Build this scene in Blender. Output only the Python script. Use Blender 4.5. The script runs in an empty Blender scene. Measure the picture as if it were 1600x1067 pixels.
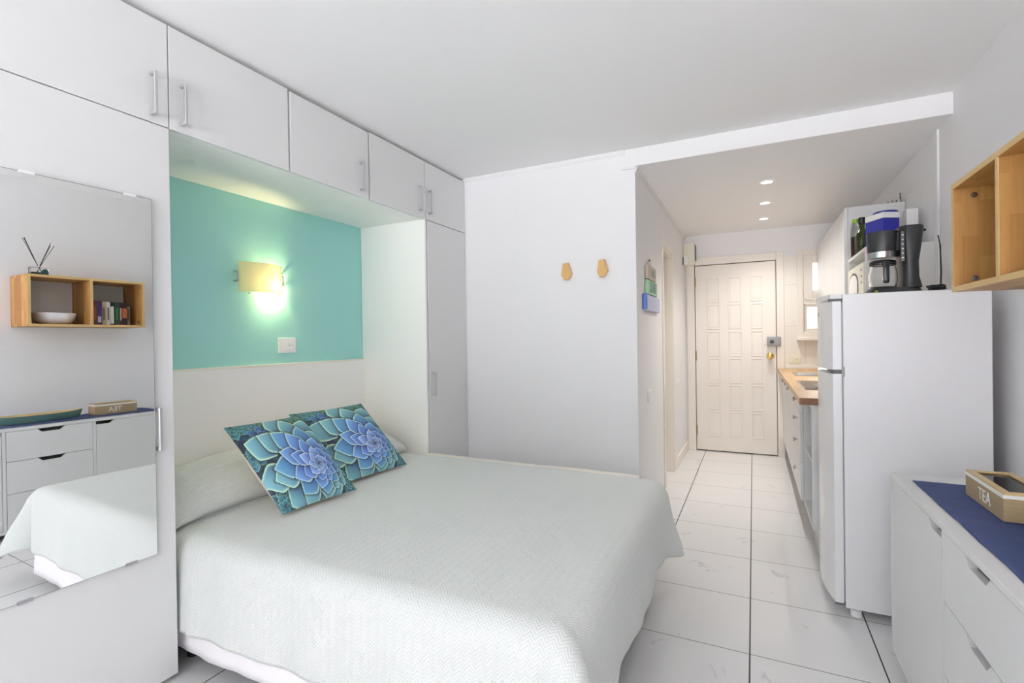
import bpy, bmesh, math, random
import numpy as np
from mathutils import Vector, Matrix
random.seed(7); rng = np.random.default_rng(7)
PI = math.pi
S = bpy.context.scene
COL = S.collection

# ------------------------------------------------------------------ camera, world, big lights, exposure
cd = bpy.data.cameras.new('camera'); cam = bpy.data.objects.new('camera', cd); COL.objects.link(cam); S.camera = cam
cd.sensor_width = 36.0; cd.lens = 775.39 * 36 / 1600; cd.clip_start = 0.02
yw, pt, rl = (math.radians(a) for a in (25.936, -0.281, -0.836))
fd = Vector((-math.sin(yw) * math.cos(pt), math.cos(yw) * math.cos(pt), math.sin(pt)))
r0 = Vector((math.cos(yw), math.sin(yw), 0)); u0 = r0.cross(fd)
rr = math.cos(rl) * r0 + math.sin(rl) * u0; uu = rr.cross(fd)
cam.matrix_world = Matrix(((rr.x, uu.x, -fd.x, 0), (rr.y, uu.y, -fd.y, 0), (rr.z, uu.z, -fd.z, 1.3), (0, 0, 0, 1)))

w = bpy.data.worlds.new('daylight'); S.world = w; w.use_nodes = True
bg = w.node_tree.nodes['Background']; bg.inputs[0].default_value = (0.98, 0.98, 1.0, 1); 
_n = w.node_tree.nodes; _l = w.node_tree.links     # brighter sky on the street side (+y) than over the shaded terrace side
_tc = _n.new('ShaderNodeTexCoord'); _sx = _n.new('ShaderNodeSeparateXYZ'); _mr = _n.new('ShaderNodeMapRange')
_l.new(_tc.outputs['Generated'], _sx.inputs[0]); _l.new(_sx.outputs[1], _mr.inputs[0])
_mr.inputs[1].default_value = -0.2; _mr.inputs[2].default_value = 0.4; _mr.inputs[3].default_value = 1.1; _mr.inputs[4].default_value = 3.2; _l.new(_mr.outputs[0], bg.inputs[1])

def area(name, loc, rot, sx, sy, power, col):
    l = bpy.data.lights.new(name, 'AREA'); l.shape = 'RECTANGLE'; l.size = sx; l.size_y = sy; l.energy = power; l.color = col
    o = bpy.data.objects.new(name, l); o.location = loc; o.rotation_euler = rot; COL.objects.link(o); return o
# daylight entering through the terrace window behind the camera and the small kitchen window, plus an added fill lamp
area('terrace_daylight', (-0.15, -5.00, 1.66), (PI / 2, 0, 0), 2.1, 1.65, 34, (0.965, 0.98, 1.0))
area('ceiling_fill', (-0.15, -5.65, 0.55), (PI - 0.55, 0, 0), 3.0, 1.2, 3000, (0.985, 0.985, 1.0))  # made-up lamp outside the rear window, added to brighten the ceiling
area('kitchen_daylight', (0.66, 6.25, 1.7), (-PI / 2, 0, 0), 0.3, 0.8, 8, (1.0, 0.98, 0.95))
S.cycles.max_bounces = 16; S.cycles.caustics_reflective = False; S.cycles.caustics_refractive = False; S.cycles.diffuse_bounces = 10
S.view_settings.view_transform = 'Standard'; S.view_settings.look = 'None'; S.view_settings.gamma = 1
S.view_settings.use_curve_mapping = False; S.view_settings.exposure = -0.69

# ------------------------------------------------------------------ materials
def new_mat(name):
    m = bpy.data.materials.new(name); m.use_nodes = True
    return m, m.node_tree, m.node_tree.nodes['Principled BSDF']
def lin(c):
    return tuple(((v / 255) / 12.92 if v / 255 <= 0.04045 else ((v / 255 + 0.055) / 1.055) ** 2.4) for v in c)
def nd(t, typ, **kw):
    n = t.nodes.new(typ)
    for k, v in kw.items(): setattr(n, k, v)
    return n
def mth(t, op, a, b=None):
    n = nd(t, 'ShaderNodeMath', operation=op)
    for i, v in enumerate((a, b)):
        if v is None: continue
        if isinstance(v, (int, float)): n.inputs[i].default_value = v
        else: t.links.new(v, n.inputs[i])
    return n.outputs[0]
def mixc(t, fac, a, b):
    n = nd(t, 'ShaderNodeMix', data_type='RGBA')
    for s, v in ((n.inputs[0], fac), (n.inputs[6], a), (n.inputs[7], b)):
        if isinstance(v, (int, float)): s.default_value = v
        elif isinstance(v, tuple): s.default_value = (*v[:3], 1)
        else: t.links.new(v, s)
    return n.outputs[2]
def plain(name, col, rough=0.5, var=0.03, scale=6, bump=0.0, metallic=0.0, bscale=200, spec=0.5):
    """paint / plastic / metal: base colour with a faint noise mottling"""
    m, t, p = new_mat(name)
    tc = nd(t, 'ShaderNodeTexCoord'); no = nd(t, 'ShaderNodeTexNoise'); no.inputs['Scale'].default_value = scale; no.inputs['Detail'].default_value = 3
    t.links.new(tc.outputs['Object'], no.inputs['Vector'])
    c = mixc(t, no.outputs[0], tuple(v * (1 - var) for v in col), tuple(min(1, v * (1 + var)) for v in col))
    t.links.new(c, p.inputs['Base Color'])
    p.inputs['Roughness'].default_value = rough; p.inputs['Metallic'].default_value = metallic; p.inputs['Specular IOR Level'].default_value = spec
    if bump:
        n2 = nd(t, 'ShaderNodeTexNoise'); n2.inputs['Scale'].default_value = bscale; t.links.new(tc.outputs['Object'], n2.inputs['Vector'])
        b = nd(t, 'ShaderNodeBump'); b.inputs['Strength'].default_value = bump; b.inputs['Distance'].default_value = 0.002
        t.links.new(n2.outputs[0], b.inputs['Height']); t.links.new(b.outputs[0], p.inputs['Normal'])
    return m
def wood(name, c1, c2, c3, u='y', v='x', bw=0.22, bh=0.035, rough=0.45, blocks=True):
    """staved wood: u runs along the grain, v across it"""
    m, t, p = new_mat(name)
    tc = nd(t, 'ShaderNodeTexCoord'); sx = nd(t, 'ShaderNodeSeparateXYZ'); t.links.new(tc.outputs['Object'], sx.inputs[0])
    cb = nd(t, 'ShaderNodeCombineXYZ')
    t.links.new(sx.outputs['xyz'.index(u)], cb.inputs[0]); t.links.new(sx.outputs['xyz'.index(v)], cb.inputs[1])
    mp = nd(t, 'ShaderNodeMapping'); mp.inputs['Scale'].default_value = (3, 60, 1); t.links.new(cb.outputs[0], mp.inputs[0])
    g = nd(t, 'ShaderNodeTexNoise'); g.inputs['Scale'].default_value = 1.6; g.inputs['Detail'].default_value = 5; t.links.new(mp.outputs[0], g.inputs['Vector'])
    if blocks:
        br = nd(t, 'ShaderNodeTexBrick'); br.offset = 0.37; br.offset_frequency = 2
        br.inputs['Color1'].default_value = (0, 0, 0, 1); br.inputs['Color2'].default_value = (1, 1, 1, 1); br.inputs['Mortar'].default_value = (0.35, 0.35, 0.35, 1)
        br.inputs['Scale'].default_value = 1; br.inputs['Brick Width'].default_value = bw; br.inputs['Row Height'].default_value = bh
        br.inputs['Mortar Size'].default_value = 0.0004; t.links.new(cb.outputs[0], br.inputs['Vector'])
        base = mixc(t, br.outputs[0], c1, c2)
    else:
        base = mixc(t, 0.5, c1, c2)
    col = mixc(t, mth(t, 'MULTIPLY', g.outputs[0], 0.6), base, c3)
    t.links.new(col, p.inputs['Base Color']); p.inputs['Roughness'].default_value = rough
    return m
def glass(name, col=(1, 1, 1), rough=0.0, ior=1.45):
    m, t, p = new_mat(name)
    p.inputs['Base Color'].default_value = (*col, 1); p.inputs['Transmission Weight'].default_value = 1; p.inputs['Roughness'].default_value = rough; p.inputs['IOR'].default_value = ior
    no = nd(t, 'ShaderNodeTexNoise'); b = nd(t, 'ShaderNodeBump'); b.inputs['Strength'].default_value = 0.01
    t.links.new(no.outputs[0], b.inputs['Height']); t.links.new(b.outputs[0], p.inputs['Normal'])
    return m
def pane_glass(name):
    """thin window pane: mostly clear, a little mirror"""
    m, t, p = new_mat(name)
    tr = nd(t, 'ShaderNodeBsdfTransparent'); gl = nd(t, 'ShaderNodeBsdfGlossy'); gl.inputs['Roughness'].default_value = 0.02
    fr = nd(t, 'ShaderNodeFresnel'); mx = nd(t, 'ShaderNodeMixShader')
    t.links.new(fr.outputs[0], mx.inputs[0]); t.links.new(tr.outputs[0], mx.inputs[1]); t.links.new(gl.outputs[0], mx.inputs[2])
    t.links.new(mx.outputs[0], t.nodes['Material Output'].inputs[0])
    return m
def emit(name, col, strength):
    m, t, p = new_mat(name)
    p.inputs['Base Color'].default_value = (0.9, 0.9, 0.9, 1); p.inputs['Emission Color'].default_value = (*col, 1); p.inputs['Emission Strength'].default_value = strength
    return m

M = {}
M['wall'] = plain('wall_paint', (0.79, 0.785, 0.795), 0.7, 0.012, 3, 0.06, bscale=120)
M['ceiling'] = plain('ceiling_paint', (0.845, 0.845, 0.85), 0.8, 0.01, 3)
M['cream'] = plain('cream_gloss_paint', (0.80, 0.755, 0.69), 0.35, 0.02, 5)
M['doorpaint'] = plain('door_cream_paint', (0.82, 0.77, 0.715), 0.3, 0.02, 5)
M['teal'] = plain('teal_paint', (0.325, 0.655, 0.62), 0.6, 0.02, 3, 0.06, bscale=120)
M['lam'] = plain('white_laminate', (0.69, 0.69, 0.69), 0.38, 0.008, 3)
M['lamwarm'] = plain('warm_white_laminate', (0.89, 0.88, 0.86), 0.42, 0.01, 3)
M['edge'] = plain('cream_edging', (0.82, 0.80, 0.70), 0.4, 0.02)
M['chrome'] = plain('brushed_aluminium', (0.62, 0.62, 0.64), 0.32, 0.04, 30, metallic=0.85)
M['steel'] = plain('steel', (0.55, 0.55, 0.56), 0.25, 0.05, 30, metallic=1)
M['brass'] = plain('polished_brass', (0.83, 0.62, 0.22), 0.18, 0.05, 20, metallic=1)
M['bronze'] = plain('aged_brass', (0.42, 0.32, 0.16), 0.4, 0.1, 40, metallic=0.8)
M['black'] = plain('black_plastic', (0.012, 0.012, 0.013), 0.35, 0.1, 30)
M['char'] = plain('charcoal_plastic', (0.024, 0.025, 0.027), 0.4, 0.05, 30)
M['dgrey'] = plain('dark_grey', (0.10, 0.10, 0.105), 0.5, 0.05)
M['grey'] = plain('grey_plastic', (0.33, 0.33, 0.35), 0.45, 0.05, 30)
M['shadowgap'] = plain('gap_board', (0.25, 0.25, 0.25), 0.7, 0.05)
M['wplastic'] = plain('white_plastic', (0.84, 0.84, 0.85), 0.3, 0.008, 4)
M['fridge'] = plain('fridge_enamel', (0.77, 0.765, 0.78), 0.22, 0.008, 3)
M['cplastic'] = plain('cream_plastic', (0.78, 0.75, 0.64), 0.4, 0.02)
M['sheet'] = plain('white_cotton', (0.86, 0.84, 0.86), 0.9, 0.02, 8, 0.15, bscale=300)
M['creamsheet'] = plain('cream_mattress_ticking', (0.80, 0.77, 0.70), 0.9, 0.03, 8, 0.15, bscale=300)
M['pinkback'] = plain('pale_pink_cotton', (0.84, 0.72, 0.66), 0.9, 0.03, 12, 0.15, bscale=300)
M['runner'] = plain('navy_cotton', (0.045, 0.065, 0.175), 0.9, 0.12, 25, 0.2, bscale=500)
M['blue'] = plain('blue_card', (0.018, 0.022, 0.30), 0.45, 0.03)
M['bluetin'] = plain('blue_tin', (0.025, 0.035, 0.30), 0.4, 0.03)
M['ceramic'] = plain('white_ceramic', (0.85, 0.85, 0.86), 0.15, 0.01)
M['greenpaint'] = plain('sea_green_lacquer', (0.15, 0.27, 0.235), 0.35, 0.05)
M['olive'] = glass('dark_green_glass', (0.10, 0.16, 0.02), 0.02)
M['clear'] = glass('clear_glass')
M['pane'] = pane_glass('window_pane')
M['limecap'] = plain('lime_green_plastic', (0.22, 0.42, 0.02), 0.4, 0.04)
M['spice'] = plain('brown_seeds', (0.13, 0.035, 0.02), 0.7, 0.7, 260)
M['hob'] = plain('hob_glass', (0.02, 0.02, 0.022), 0.08, 0.05)
M['plinth'] = plain('aluminium_plinth', (0.55, 0.56, 0.56), 0.3, 0.04, 20, metallic=0.8)
M['liquid'] = plain('dark_oil', (0.015, 0.02, 0.022), 0.15, 0.05)
M['reed'] = plain('dark_reed', (0.02, 0.014, 0.016), 0.7, 0.1, 60)
M['tagteal'] = plain('dark_teal_paper', (0.015, 0.07, 0.07), 0.6, 0.05)
M['bblue'] = plain('weathered_blue_paint', (0.09, 0.17, 0.56), 0.6, 0.12, 40)
M['bpale'] = plain('pale_lilac_paint', (0.50, 0.53, 0.70), 0.6, 0.08, 40)
M['bgreen'] = plain('weathered_green_paint', (0.33, 0.56, 0.37), 0.6, 0.15, 40)
M['bwood'] = plain('driftwood', (0.50, 0.42, 0.35), 0.7, 0.18, 40)
M['letterdark'] = plain('slate_letter_paint', (0.16, 0.24, 0.25), 0.6, 0.1)
M['letterwhite'] = plain('white_letter_paint', (0.85, 0.84, 0.80), 0.5, 0.03)
B1, B2, B3 = (0.30, 0.125, 0.028), (0.60, 0.335, 0.105), (0.27, 0.11, 0.022)
M['shelfH'] = wood('oiled_wood_staves_long', B1, B2, B3, 'y', 'x', 0.26, 0.045)
M['shelfV'] = wood('oiled_wood_staves_upright', B1, B2, B3, 'z', 'x', 0.19, 0.045)
M['edgewood'] = wood('pale_edge_wood', (0.58, 0.40, 0.17), (0.64, 0.46, 0.21), (0.46, 0.27, 0.09), 'y', 'z', rough=0.5, blocks=False)
M['worktop'] = wood('worktop_staves', (0.52, 0.33, 0.15), (0.66, 0.45, 0.23), (0.40, 0.22, 0.085), 'y', 'x', 0.35, 0.05, 0.35)
M['worktopend'] = wood('worktop_end_grain', (0.17, 0.075, 0.025), (0.23, 0.105, 0.038), (0.10, 0.04, 0.012), 'z', 'x', 0.05, 0.05, 0.5)
M['oak'] = wood('pale_oak', (0.38, 0.28, 0.155), (0.44, 0.33, 0.19), (0.25, 0.17, 0.085), 'y', 'z', rough=0.55, blocks=False)
M['oakleg'] = wood('oak_leg', (0.36, 0.27, 0.15), (0.40, 0.30, 0.17), (0.26, 0.18, 0.10), 'z', 'x', rough=0.5, blocks=False)
M['bamboo'] = wood('bamboo', (0.62, 0.38, 0.13), (0.68, 0.44, 0.17), (0.50, 0.27, 0.08), 'z', 'x', rough=0.45, blocks=False)
M['traywood'] = wood('light_wood_inside', (0.62, 0.46, 0.22), (0.66, 0.50, 0.26), (0.45, 0.30, 0.12), 'y', 'x', rough=0.4, blocks=False)

def mirror_mat():
    m, t, p = new_mat('mirror_silver'); p.inputs['Base Color'].default_value = (0.90, 0.92, 0.92, 1); p.inputs['Metallic'].default_value = 1; p.inputs['Roughness'].default_value = 0.0
    no = nd(t, 'ShaderNodeTexNoise'); no.inputs['Scale'].default_value = 2
    t.links.new(mixc(t, no.outputs[0], (0.95, 0.965, 0.96), (0.96, 0.97, 0.97)), p.inputs['Base Color'])
    return m
M['mirror'] = mirror_mat()

def floor_mat():
    m, t, p = new_mat('glossy_marbled_tiles')
    tc = nd(t, 'ShaderNodeTexCoord'); geo = nd(t, 'ShaderNodeNewGeometry'); sx = nd(t, 'ShaderNodeSeparateXYZ'); t.links.new(geo.outputs['Position'], sx.inputs[0])
    def line(o, off, per, wd):
        f = mth(t, 'FRACT', mth(t, 'DIVIDE', mth(t, 'SUBTRACT', o, off), per))
        d = mth(t, 'MULTIPLY', mth(t, 'ABSOLUTE', mth(t, 'SUBTRACT', f, 0.5)), per)
        return mth(t, 'GREATER_THAN', d, per / 2 - wd / 2)
    lx = line(sx.outputs[0], -0.0271 - 0.4702 * 10, 0.4702, 0.0055); ly = line(sx.outputs[1], 2.2322 - 0.478 * 10, 0.478, 0.0042)
    n1 = nd(t, 'ShaderNodeTexNoise'); n1.inputs['Scale'].default_value = 2.2; n1.inputs['Detail'].default_value = 6; n1.inputs['Distortion'].default_value = 1.3; t.links.new(geo.outputs['Position'], n1.inputs['Vector'])
    vein = nd(t, 'ShaderNodeValToRGB'); e = vein.color_ramp.elements
    e[0].position = 0.485; e[0].color = (0, 0, 0, 1); e[1].position = 0.5; e[1].color = (1, 1, 1, 1); x = vein.color_ramp.elements.new(0.515); x.color = (0, 0, 0, 1)
    t.links.new(n1.outputs[0], vein.inputs[0])
    n2 = nd(t, 'ShaderNodeTexNoise'); n2.inputs['Scale'].default_value = 4.5; n2.inputs['Detail'].default_value = 2; t.links.new(geo.outputs['Position'], n2.inputs['Vector'])
    gate = mth(t, 'MULTIPLY', mth(t, 'GREATER_THAN', n2.outputs[0], 0.63), 0.28)
    n3 = nd(t, 'ShaderNodeTexNoise'); n3.inputs['Scale'].default_value = 1.6; n3.inputs['Detail'].default_value = 5; t.links.new(geo.outputs['Position'], n3.inputs['Vector'])
    base = mixc(t, n3.outputs[0], (0.70, 0.70, 0.705), (0.77, 0.77, 0.77))
    base = mixc(t, mth(t, 'MULTIPLY', vein.outputs[0], gate), base, (0.22, 0.21, 0.21))
    base = mixc(t, ly, base, (0.16, 0.155, 0.15)); base = mixc(t, lx, base, (0.035, 0.033, 0.03))
    t.links.new(base, p.inputs['Base Color'])
    gr = mth(t, 'MAXIMUM', lx, ly); t.links.new(mth(t, 'ADD', mth(t, 'MULTIPLY', gr, 0.6), 0.09), p.inputs['Roughness'])
    return m
M['floor'] = floor_mat()

def tile_mat(name, u, v, bw, bh, col):
    m, t, p = new_mat(name)
    geo = nd(t, 'ShaderNodeNewGeometry'); sx = nd(t, 'ShaderNodeSeparateXYZ'); t.links.new(geo.outputs['Position'], sx.inputs[0]); cb = nd(t, 'ShaderNodeCombineXYZ')
    t.links.new(sx.outputs['xyz'.index(u)], cb.inputs[0]); t.links.new(sx.outputs['xyz'.index(v)], cb.inputs[1])
    br = nd(t, 'ShaderNodeTexBrick'); br.offset = 0
    br.inputs['Color1'].default_value = (*col, 1); br.inputs['Color2'].default_value = (*(c * 0.98 for c in col), 1); br.inputs['Mortar'].default_value = (*(c * 0.72 for c in col), 1)
    br.inputs['Scale'].default_value = 1; br.inputs['Brick Width'].default_value = bw; br.inputs['Row Height'].default_value = bh; br.inputs['Mortar Size'].default_value = 0.0018
    mp = nd(t, 'ShaderNodeMapping'); mp.inputs['Location'].default_value = (-0.05, -0.085, 0); t.links.new(cb.outputs[0], mp.inputs[0]); t.links.new(mp.outputs[0], br.inputs['Vector'])
    t.links.new(br.outputs[0], p.inputs['Base Color']); p.inputs['Roughness'].default_value = 0.22
    return m
M['tileend'] = tile_mat('cream_wall_tiles', 'x', 'z', 0.22, 0.437, (0.80, 0.77, 0.72))
M['tileright'] = tile_mat('white_wall_tiles', 'y', 'z', 0.32, 0.437, (0.80, 0.80, 0.79))

def spread_mat():
    """sage grey woven bedspread: herringbone relief driven by the cloth's own UVs (metres)"""
    m, t, p = new_mat('sage_herringbone_weave')
    uv = nd(t, 'ShaderNodeUVMap'); sx = nd(t, 'ShaderNodeSeparateXYZ'); t.links.new(uv.outputs[0], sx.inputs[0])
    q = 0.034
    fr = mth(t, 'FRACT', mth(t, 'DIVIDE', sx.outputs[0], q)); tri = mth(t, 'ABSOLUTE', mth(t, 'SUBTRACT', fr, 0.5))
    s = mth(t, 'ADD', mth(t, 'DIVIDE', sx.outputs[1], 0.0125), mth(t, 'MULTIPLY', tri, 3.2))
    h = mth(t, 'SINE', mth(t, 'MULTIPLY', s, 2 * PI))
    no = nd(t, 'ShaderNodeTexNoise'); no.inputs['Scale'].default_value = 5; no.inputs['Detail'].default_value = 4; t.links.new(uv.outputs[0], no.inputs['Vector'])
    hh = mth(t, 'MULTIPLY', mth(t, 'ADD', h, 1), 0.5)
    c = mixc(t, hh, (0.60, 0.625, 0.605), (0.72, 0.74, 0.72))
    c = mixc(t, mth(t, 'MULTIPLY', no.outputs[0], 0.25), c, (0.64, 0.66, 0.64))
    t.links.new(c, p.inputs['Base Color']); p.inputs['Roughness'].default_value = 0.85; p.inputs['Sheen Weight'].default_value = 0.1
    b = nd(t, 'ShaderNodeBump'); b.inputs['Strength'].default_value = 0.4; b.inputs['Distance'].default_value = 0.0025
    t.links.new(hh, b.inputs['Height']); t.links.new(b.outputs[0], p.inputs['Normal'])
    return m
M['spread'] = spread_mat()

def print_mat():
    m, t, p = new_mat('succulent_print_cotton')
    a = nd(t, 'ShaderNodeVertexColor', layer_name='print'); no = nd(t, 'ShaderNodeTexNoise'); no.inputs['Scale'].default_value = 300
    t.links.new(mixc(t, mth(t, 'MULTIPLY', no.outputs[0], 0.05), a.outputs[0], (0.5, 0.5, 0.5)), p.inputs['Base Color']); p.inputs['Roughness'].default_value = 0.75
    return m
M['print'] = print_mat()

# ------------------------------------------------------------------ mesh helpers
def bm_new(): return bmesh.new()
def box(bm, x0, x1, y0, y1, z0, z1, bev=0.0, seg=2):
    x0, x1 = sorted((x0, x1)); y0, y1 = sorted((y0, y1)); z0, z1 = sorted((z0, z1))
    r = bmesh.ops.create_cube(bm, size=1.0)
    for v in r['verts']:
        v.co = Vector(((x0 + x1) / 2 + v.co.x * (x1 - x0), (y0 + y1) / 2 + v.co.y * (y1 - y0), (z0 + z1) / 2 + v.co.z * (z1 - z0)))
    if bev:
        es = list({e for v in r['verts'] for e in v.link_edges})
        bmesh.ops.bevel(bm, geom=es, offset=bev, segments=seg, affect='EDGES', profile=0.5)
    return bm
def prism(bm, poly, axis, a, b, bev=0.0):
    """poly: 2-D outline in the two other axes (cyclic order xyz), extruded along axis a..b"""
    ax = 'xyz'.index(axis); o1, o2 = (ax + 1) % 3, (ax + 2) % 3
    def mk(p, h):
        c = [0, 0, 0]; c[ax] = h; c[o1] = p[0]; c[o2] = p[1]; return bm.verts.new(c)
    A = [mk(p, a) for p in poly]; Bv = [mk(p, b) for p in poly]; n = len(poly)
    fs = [bm.faces.new(A[::-1]), bm.faces.new(Bv)] + [bm.faces.new((A[i], A[(i + 1) % n], Bv[(i + 1) % n], Bv[i])) for i in range(n)]
    bmesh.ops.recalc_face_normals(bm, faces=fs)
    if bev:
        es = list({e for f in fs for e in f.edges}); bmesh.ops.bevel(bm, geom=es, offset=bev, segments=2, affect='EDGES', profile=0.5)
    return bm
def lathe(bm, prof, c=(0, 0, 0), n=32, axis='z', caps=True):
    """prof: list of (radius, height)"""
    rings = []
    for r, h in prof:
        ring = []
        for i in range(n):
            a = 2 * PI * i / n; p = (r * math.cos(a), r * math.sin(a), h)
            p = {'z': p, 'x': (p[2], p[0], p[1]), 'y': (p[1], p[2], p[0])}[axis]
            ring.append(bm.verts.new(Vector(p) + Vector(c)))
        rings.append(ring)
    fs = []
    for k in range(len(rings) - 1):
        for i in range(n):
            fs.append(bm.faces.new((rings[k][i], rings[k][(i + 1) % n], rings[k + 1][(i + 1) % n], rings[k + 1][i])))
    if caps:
        fs.append(bm.faces.new(rings[0][::-1])); fs.append(bm.faces.new(rings[-1]))
    bmesh.ops.recalc_face_normals(bm, faces=fs)
    return bm
def tube(bm, pts, r, n=8):
    pts = [Vector(p) for p in pts]; rings = []
    for i, p in enumerate(pts):
        d = (pts[min(i + 1, len(pts) - 1)] - pts[max(i - 1, 0)]).normalized()
        u = d.cross(Vector((0, 0, 1)) if abs(d.z) < 0.9 else Vector((1, 0, 0))).normalized(); v = d.cross(u)
        rings.append([bm.verts.new(p + r * (math.cos(2 * PI * k / n) * u + math.sin(2 * PI * k / n) * v)) for k in range(n)])
    fs = []
    for a, b in zip(rings, rings[1:]):
        for k in range(n): fs.append(bm.faces.new((a[k], a[(k + 1) % n], b[(k + 1) % n], b[k])))
    fs += [bm.faces.new(rings[0][::-1]), bm.faces.new(rings[-1])]
    bmesh.ops.recalc_face_normals(bm, faces=fs)
    return bm

ORG = {}
def thing(name, label, cat, loc, group=None):
    o = bpy.data.objects.new(name, None); COL.objects.link(o); o.location = loc; o.empty_display_size = 0.05
    o['label'] = label; o['category'] = cat; ORG[o.name] = Vector(loc)
    if group: o['group'] = group
    return o
def obj(name, bm, mat, parent=None, label=None, smooth=None):
    """link the bmesh (built in room coordinates) as one mesh object"""
    if parent is not None: org = ORG[parent.name]
    else:
        vs = [v.co for v in bm.verts]
        org = Vector(((min(v.x for v in vs) + max(v.x for v in vs)) / 2, (min(v.y for v in vs) + max(v.y for v in vs)) / 2, min(v.z for v in vs)))
    me = bpy.data.meshes.new(name); bmesh.ops.translate(bm, verts=bm.verts, vec=-org); bm.to_mesh(me); bm.free()
    for mm in (mat if isinstance(mat, (list, tuple)) else [mat]): me.materials.append(mm)
    o = bpy.data.objects.new(name, me); COL.objects.link(o)
    if parent is None: o.location = org
    else: o.parent = parent
    ORG[o.name] = org
    if label: o['label'] = label
    if smooth is not None: soft(o, smooth)
    return o
def soft(o, ang=40):
    me = o.data
    me.shade_smooth() if hasattr(me, 'shade_smooth') else None
    bm = bmesh.new(); bm.from_mesh(me); lim = math.radians(ang)
    for f in bm.faces: f.smooth = True
    for e in bm.edges: e.smooth = not (len(e.link_faces) == 2 and e.calc_face_angle(0) > lim)
    bm.to_mesh(me); bm.free()
def tag(o, label, cat, group=None):
    o['label'] = label; o['category'] = cat
    if group: o['group'] = group
    return o
def struct(name, bm, mat, parent=None):
    o = obj(name, bm, mat, parent)
    if parent is None: o['kind'] = 'structure'
    return o
def lettering(name, s, size, mat, parent, M4, depth=0.0006, sx=1.0):
    """s as flat raised letters; M4 places the text plane in room coordinates"""
    cu = bpy.data.curves.new(name, 'FONT'); cu.body = s; cu.size = size; cu.extrude = depth; cu.align_x = 'CENTER'; cu.align_y = 'CENTER'
    tmp = bpy.data.objects.new(name, cu); COL.objects.link(tmp); bpy.context.view_layer.update()
    me = bpy.data.meshes.new_from_object(tmp.evaluated_get(bpy.context.evaluated_depsgraph_get())); bpy.data.objects.remove(tmp); bpy.data.curves.remove(cu)
    bm = bmesh.new(); bm.from_mesh(me); bpy.data.meshes.remove(me); bmesh.ops.scale(bm, verts=bm.verts, vec=(sx, 1, 1)); bm.transform(M4)
    return obj(name, bm, mat, parent)
def frame4(o, ux, uy):
    ux = Vector(ux).normalized(); uy = Vector(uy).normalized(); uz = ux.cross(uy)
    return Matrix(((ux.x, uy.x, uz.x, o[0]), (ux.y, uy.y, uz.y, o[1]), (ux.z, uy.z, uz.z, o[2]), (0, 0, 0, 1)))

# ------------------------------------------------------------------ room shell
XW, XT, XC, XR, YB, YE, H1, H2 = -2.0284, -2.608, -0.70, 0.952, 3.358, 6.02, 2.56, 2.444
YF = -4.8
struct('floor', box(bm_new(), -2.75, 1.1, YF - 0.15, YE + 0.2, -0.1, 0), M['floor'])
struct('ceiling', box(bm_new(), -2.75, 1.1, YF - 0.15, YB, H1, H1 + 0.1), M['ceiling'])
struct('ceiling_corridor', box(bm_new(), XC, 1.1, YB, YE + 0.2, H2, H1 + 0.1), M['ceiling'])
bm = box(bm_new(), -2.75, XT, YF - 0.15, YB + 0.13, 0, H1)
struct('wall_left', bm, M['wall'])
struct('wall_alcove', box(bm_new(), XT, XT + 0.006, 1.16, 2.832, 1.0, 2.14), M['teal'])
struct('wall_back', box(bm_new(), XT, XC, YB, YB + 0.13, 0, H1), M['wall'])
DY0, DY1, DZ = 4.44, 4.98, 2.085
bm = bm_new(); box(bm, XC - 0.13, XC, YB + 0.13, DY0, 0, H1); box(bm, XC - 0.13, XC, DY1, YE + 0.13, 0, H1); box(bm, XC - 0.13, XC, DY0, DY1, DZ, H1)
struct('wall_corridor', bm, M['wall'])
WX0, WX1, WZ0, WZ1 = 0.44, 0.80, 1.285, 2.17
DX0, DX1, DTOP = -0.597, 0.226, 2.105
bm = bm_new(); y0, y1 = YE, YE + 0.16
box(bm, XC, DX0, y0, y1, 0, H2); box(bm, DX0, DX1, y0, y1, DTOP, H2); box(bm, DX1, WX0, y0, y1, 0, H2)
box(bm, WX0, WX1, y0, y1, 0, WZ0); box(bm, WX0, WX1, y0, y1, WZ1, H2); box(bm, WX1, XR, y0, y1, 0, H2)
struct('wall_end', bm, M['wall'])
struct('wall_right', box(bm_new(), XR, XR + 0.13, YF - 0.15, YE + 0.16, 0, H1), M['wall'])
GX0, GX1, GZ0, GZ1 = -1.35, 0.93, 0.80, 2.52
bm = bm_new(); box(bm, XT, GX0, YF - 0.15, YF, 0, H1); box(bm, GX1, XR, YF - 0.15, YF, 0, H1); box(bm, GX0, GX1, YF - 0.15, YF, 0, GZ0); box(bm, GX0, GX1, YF - 0.15, YF, GZ1, H1)
struct('wall_front', bm, M['wall'])
bm = bm_new()
for a, b in ((GX0, GX0 + .05), (GX1 - .05, GX1), (-0.235, -0.185)): box(bm, a, b, YF - 0.1, YF - 0.04, GZ0, GZ1)
box(bm, GX0, GX1, YF - 0.1, YF - 0.04, GZ0, GZ0 + .05); box(bm, GX0, GX1, YF - 0.1, YF - 0.04, GZ1 - .05, GZ1)
struct('window_2', bm, M['wplastic'])
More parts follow.
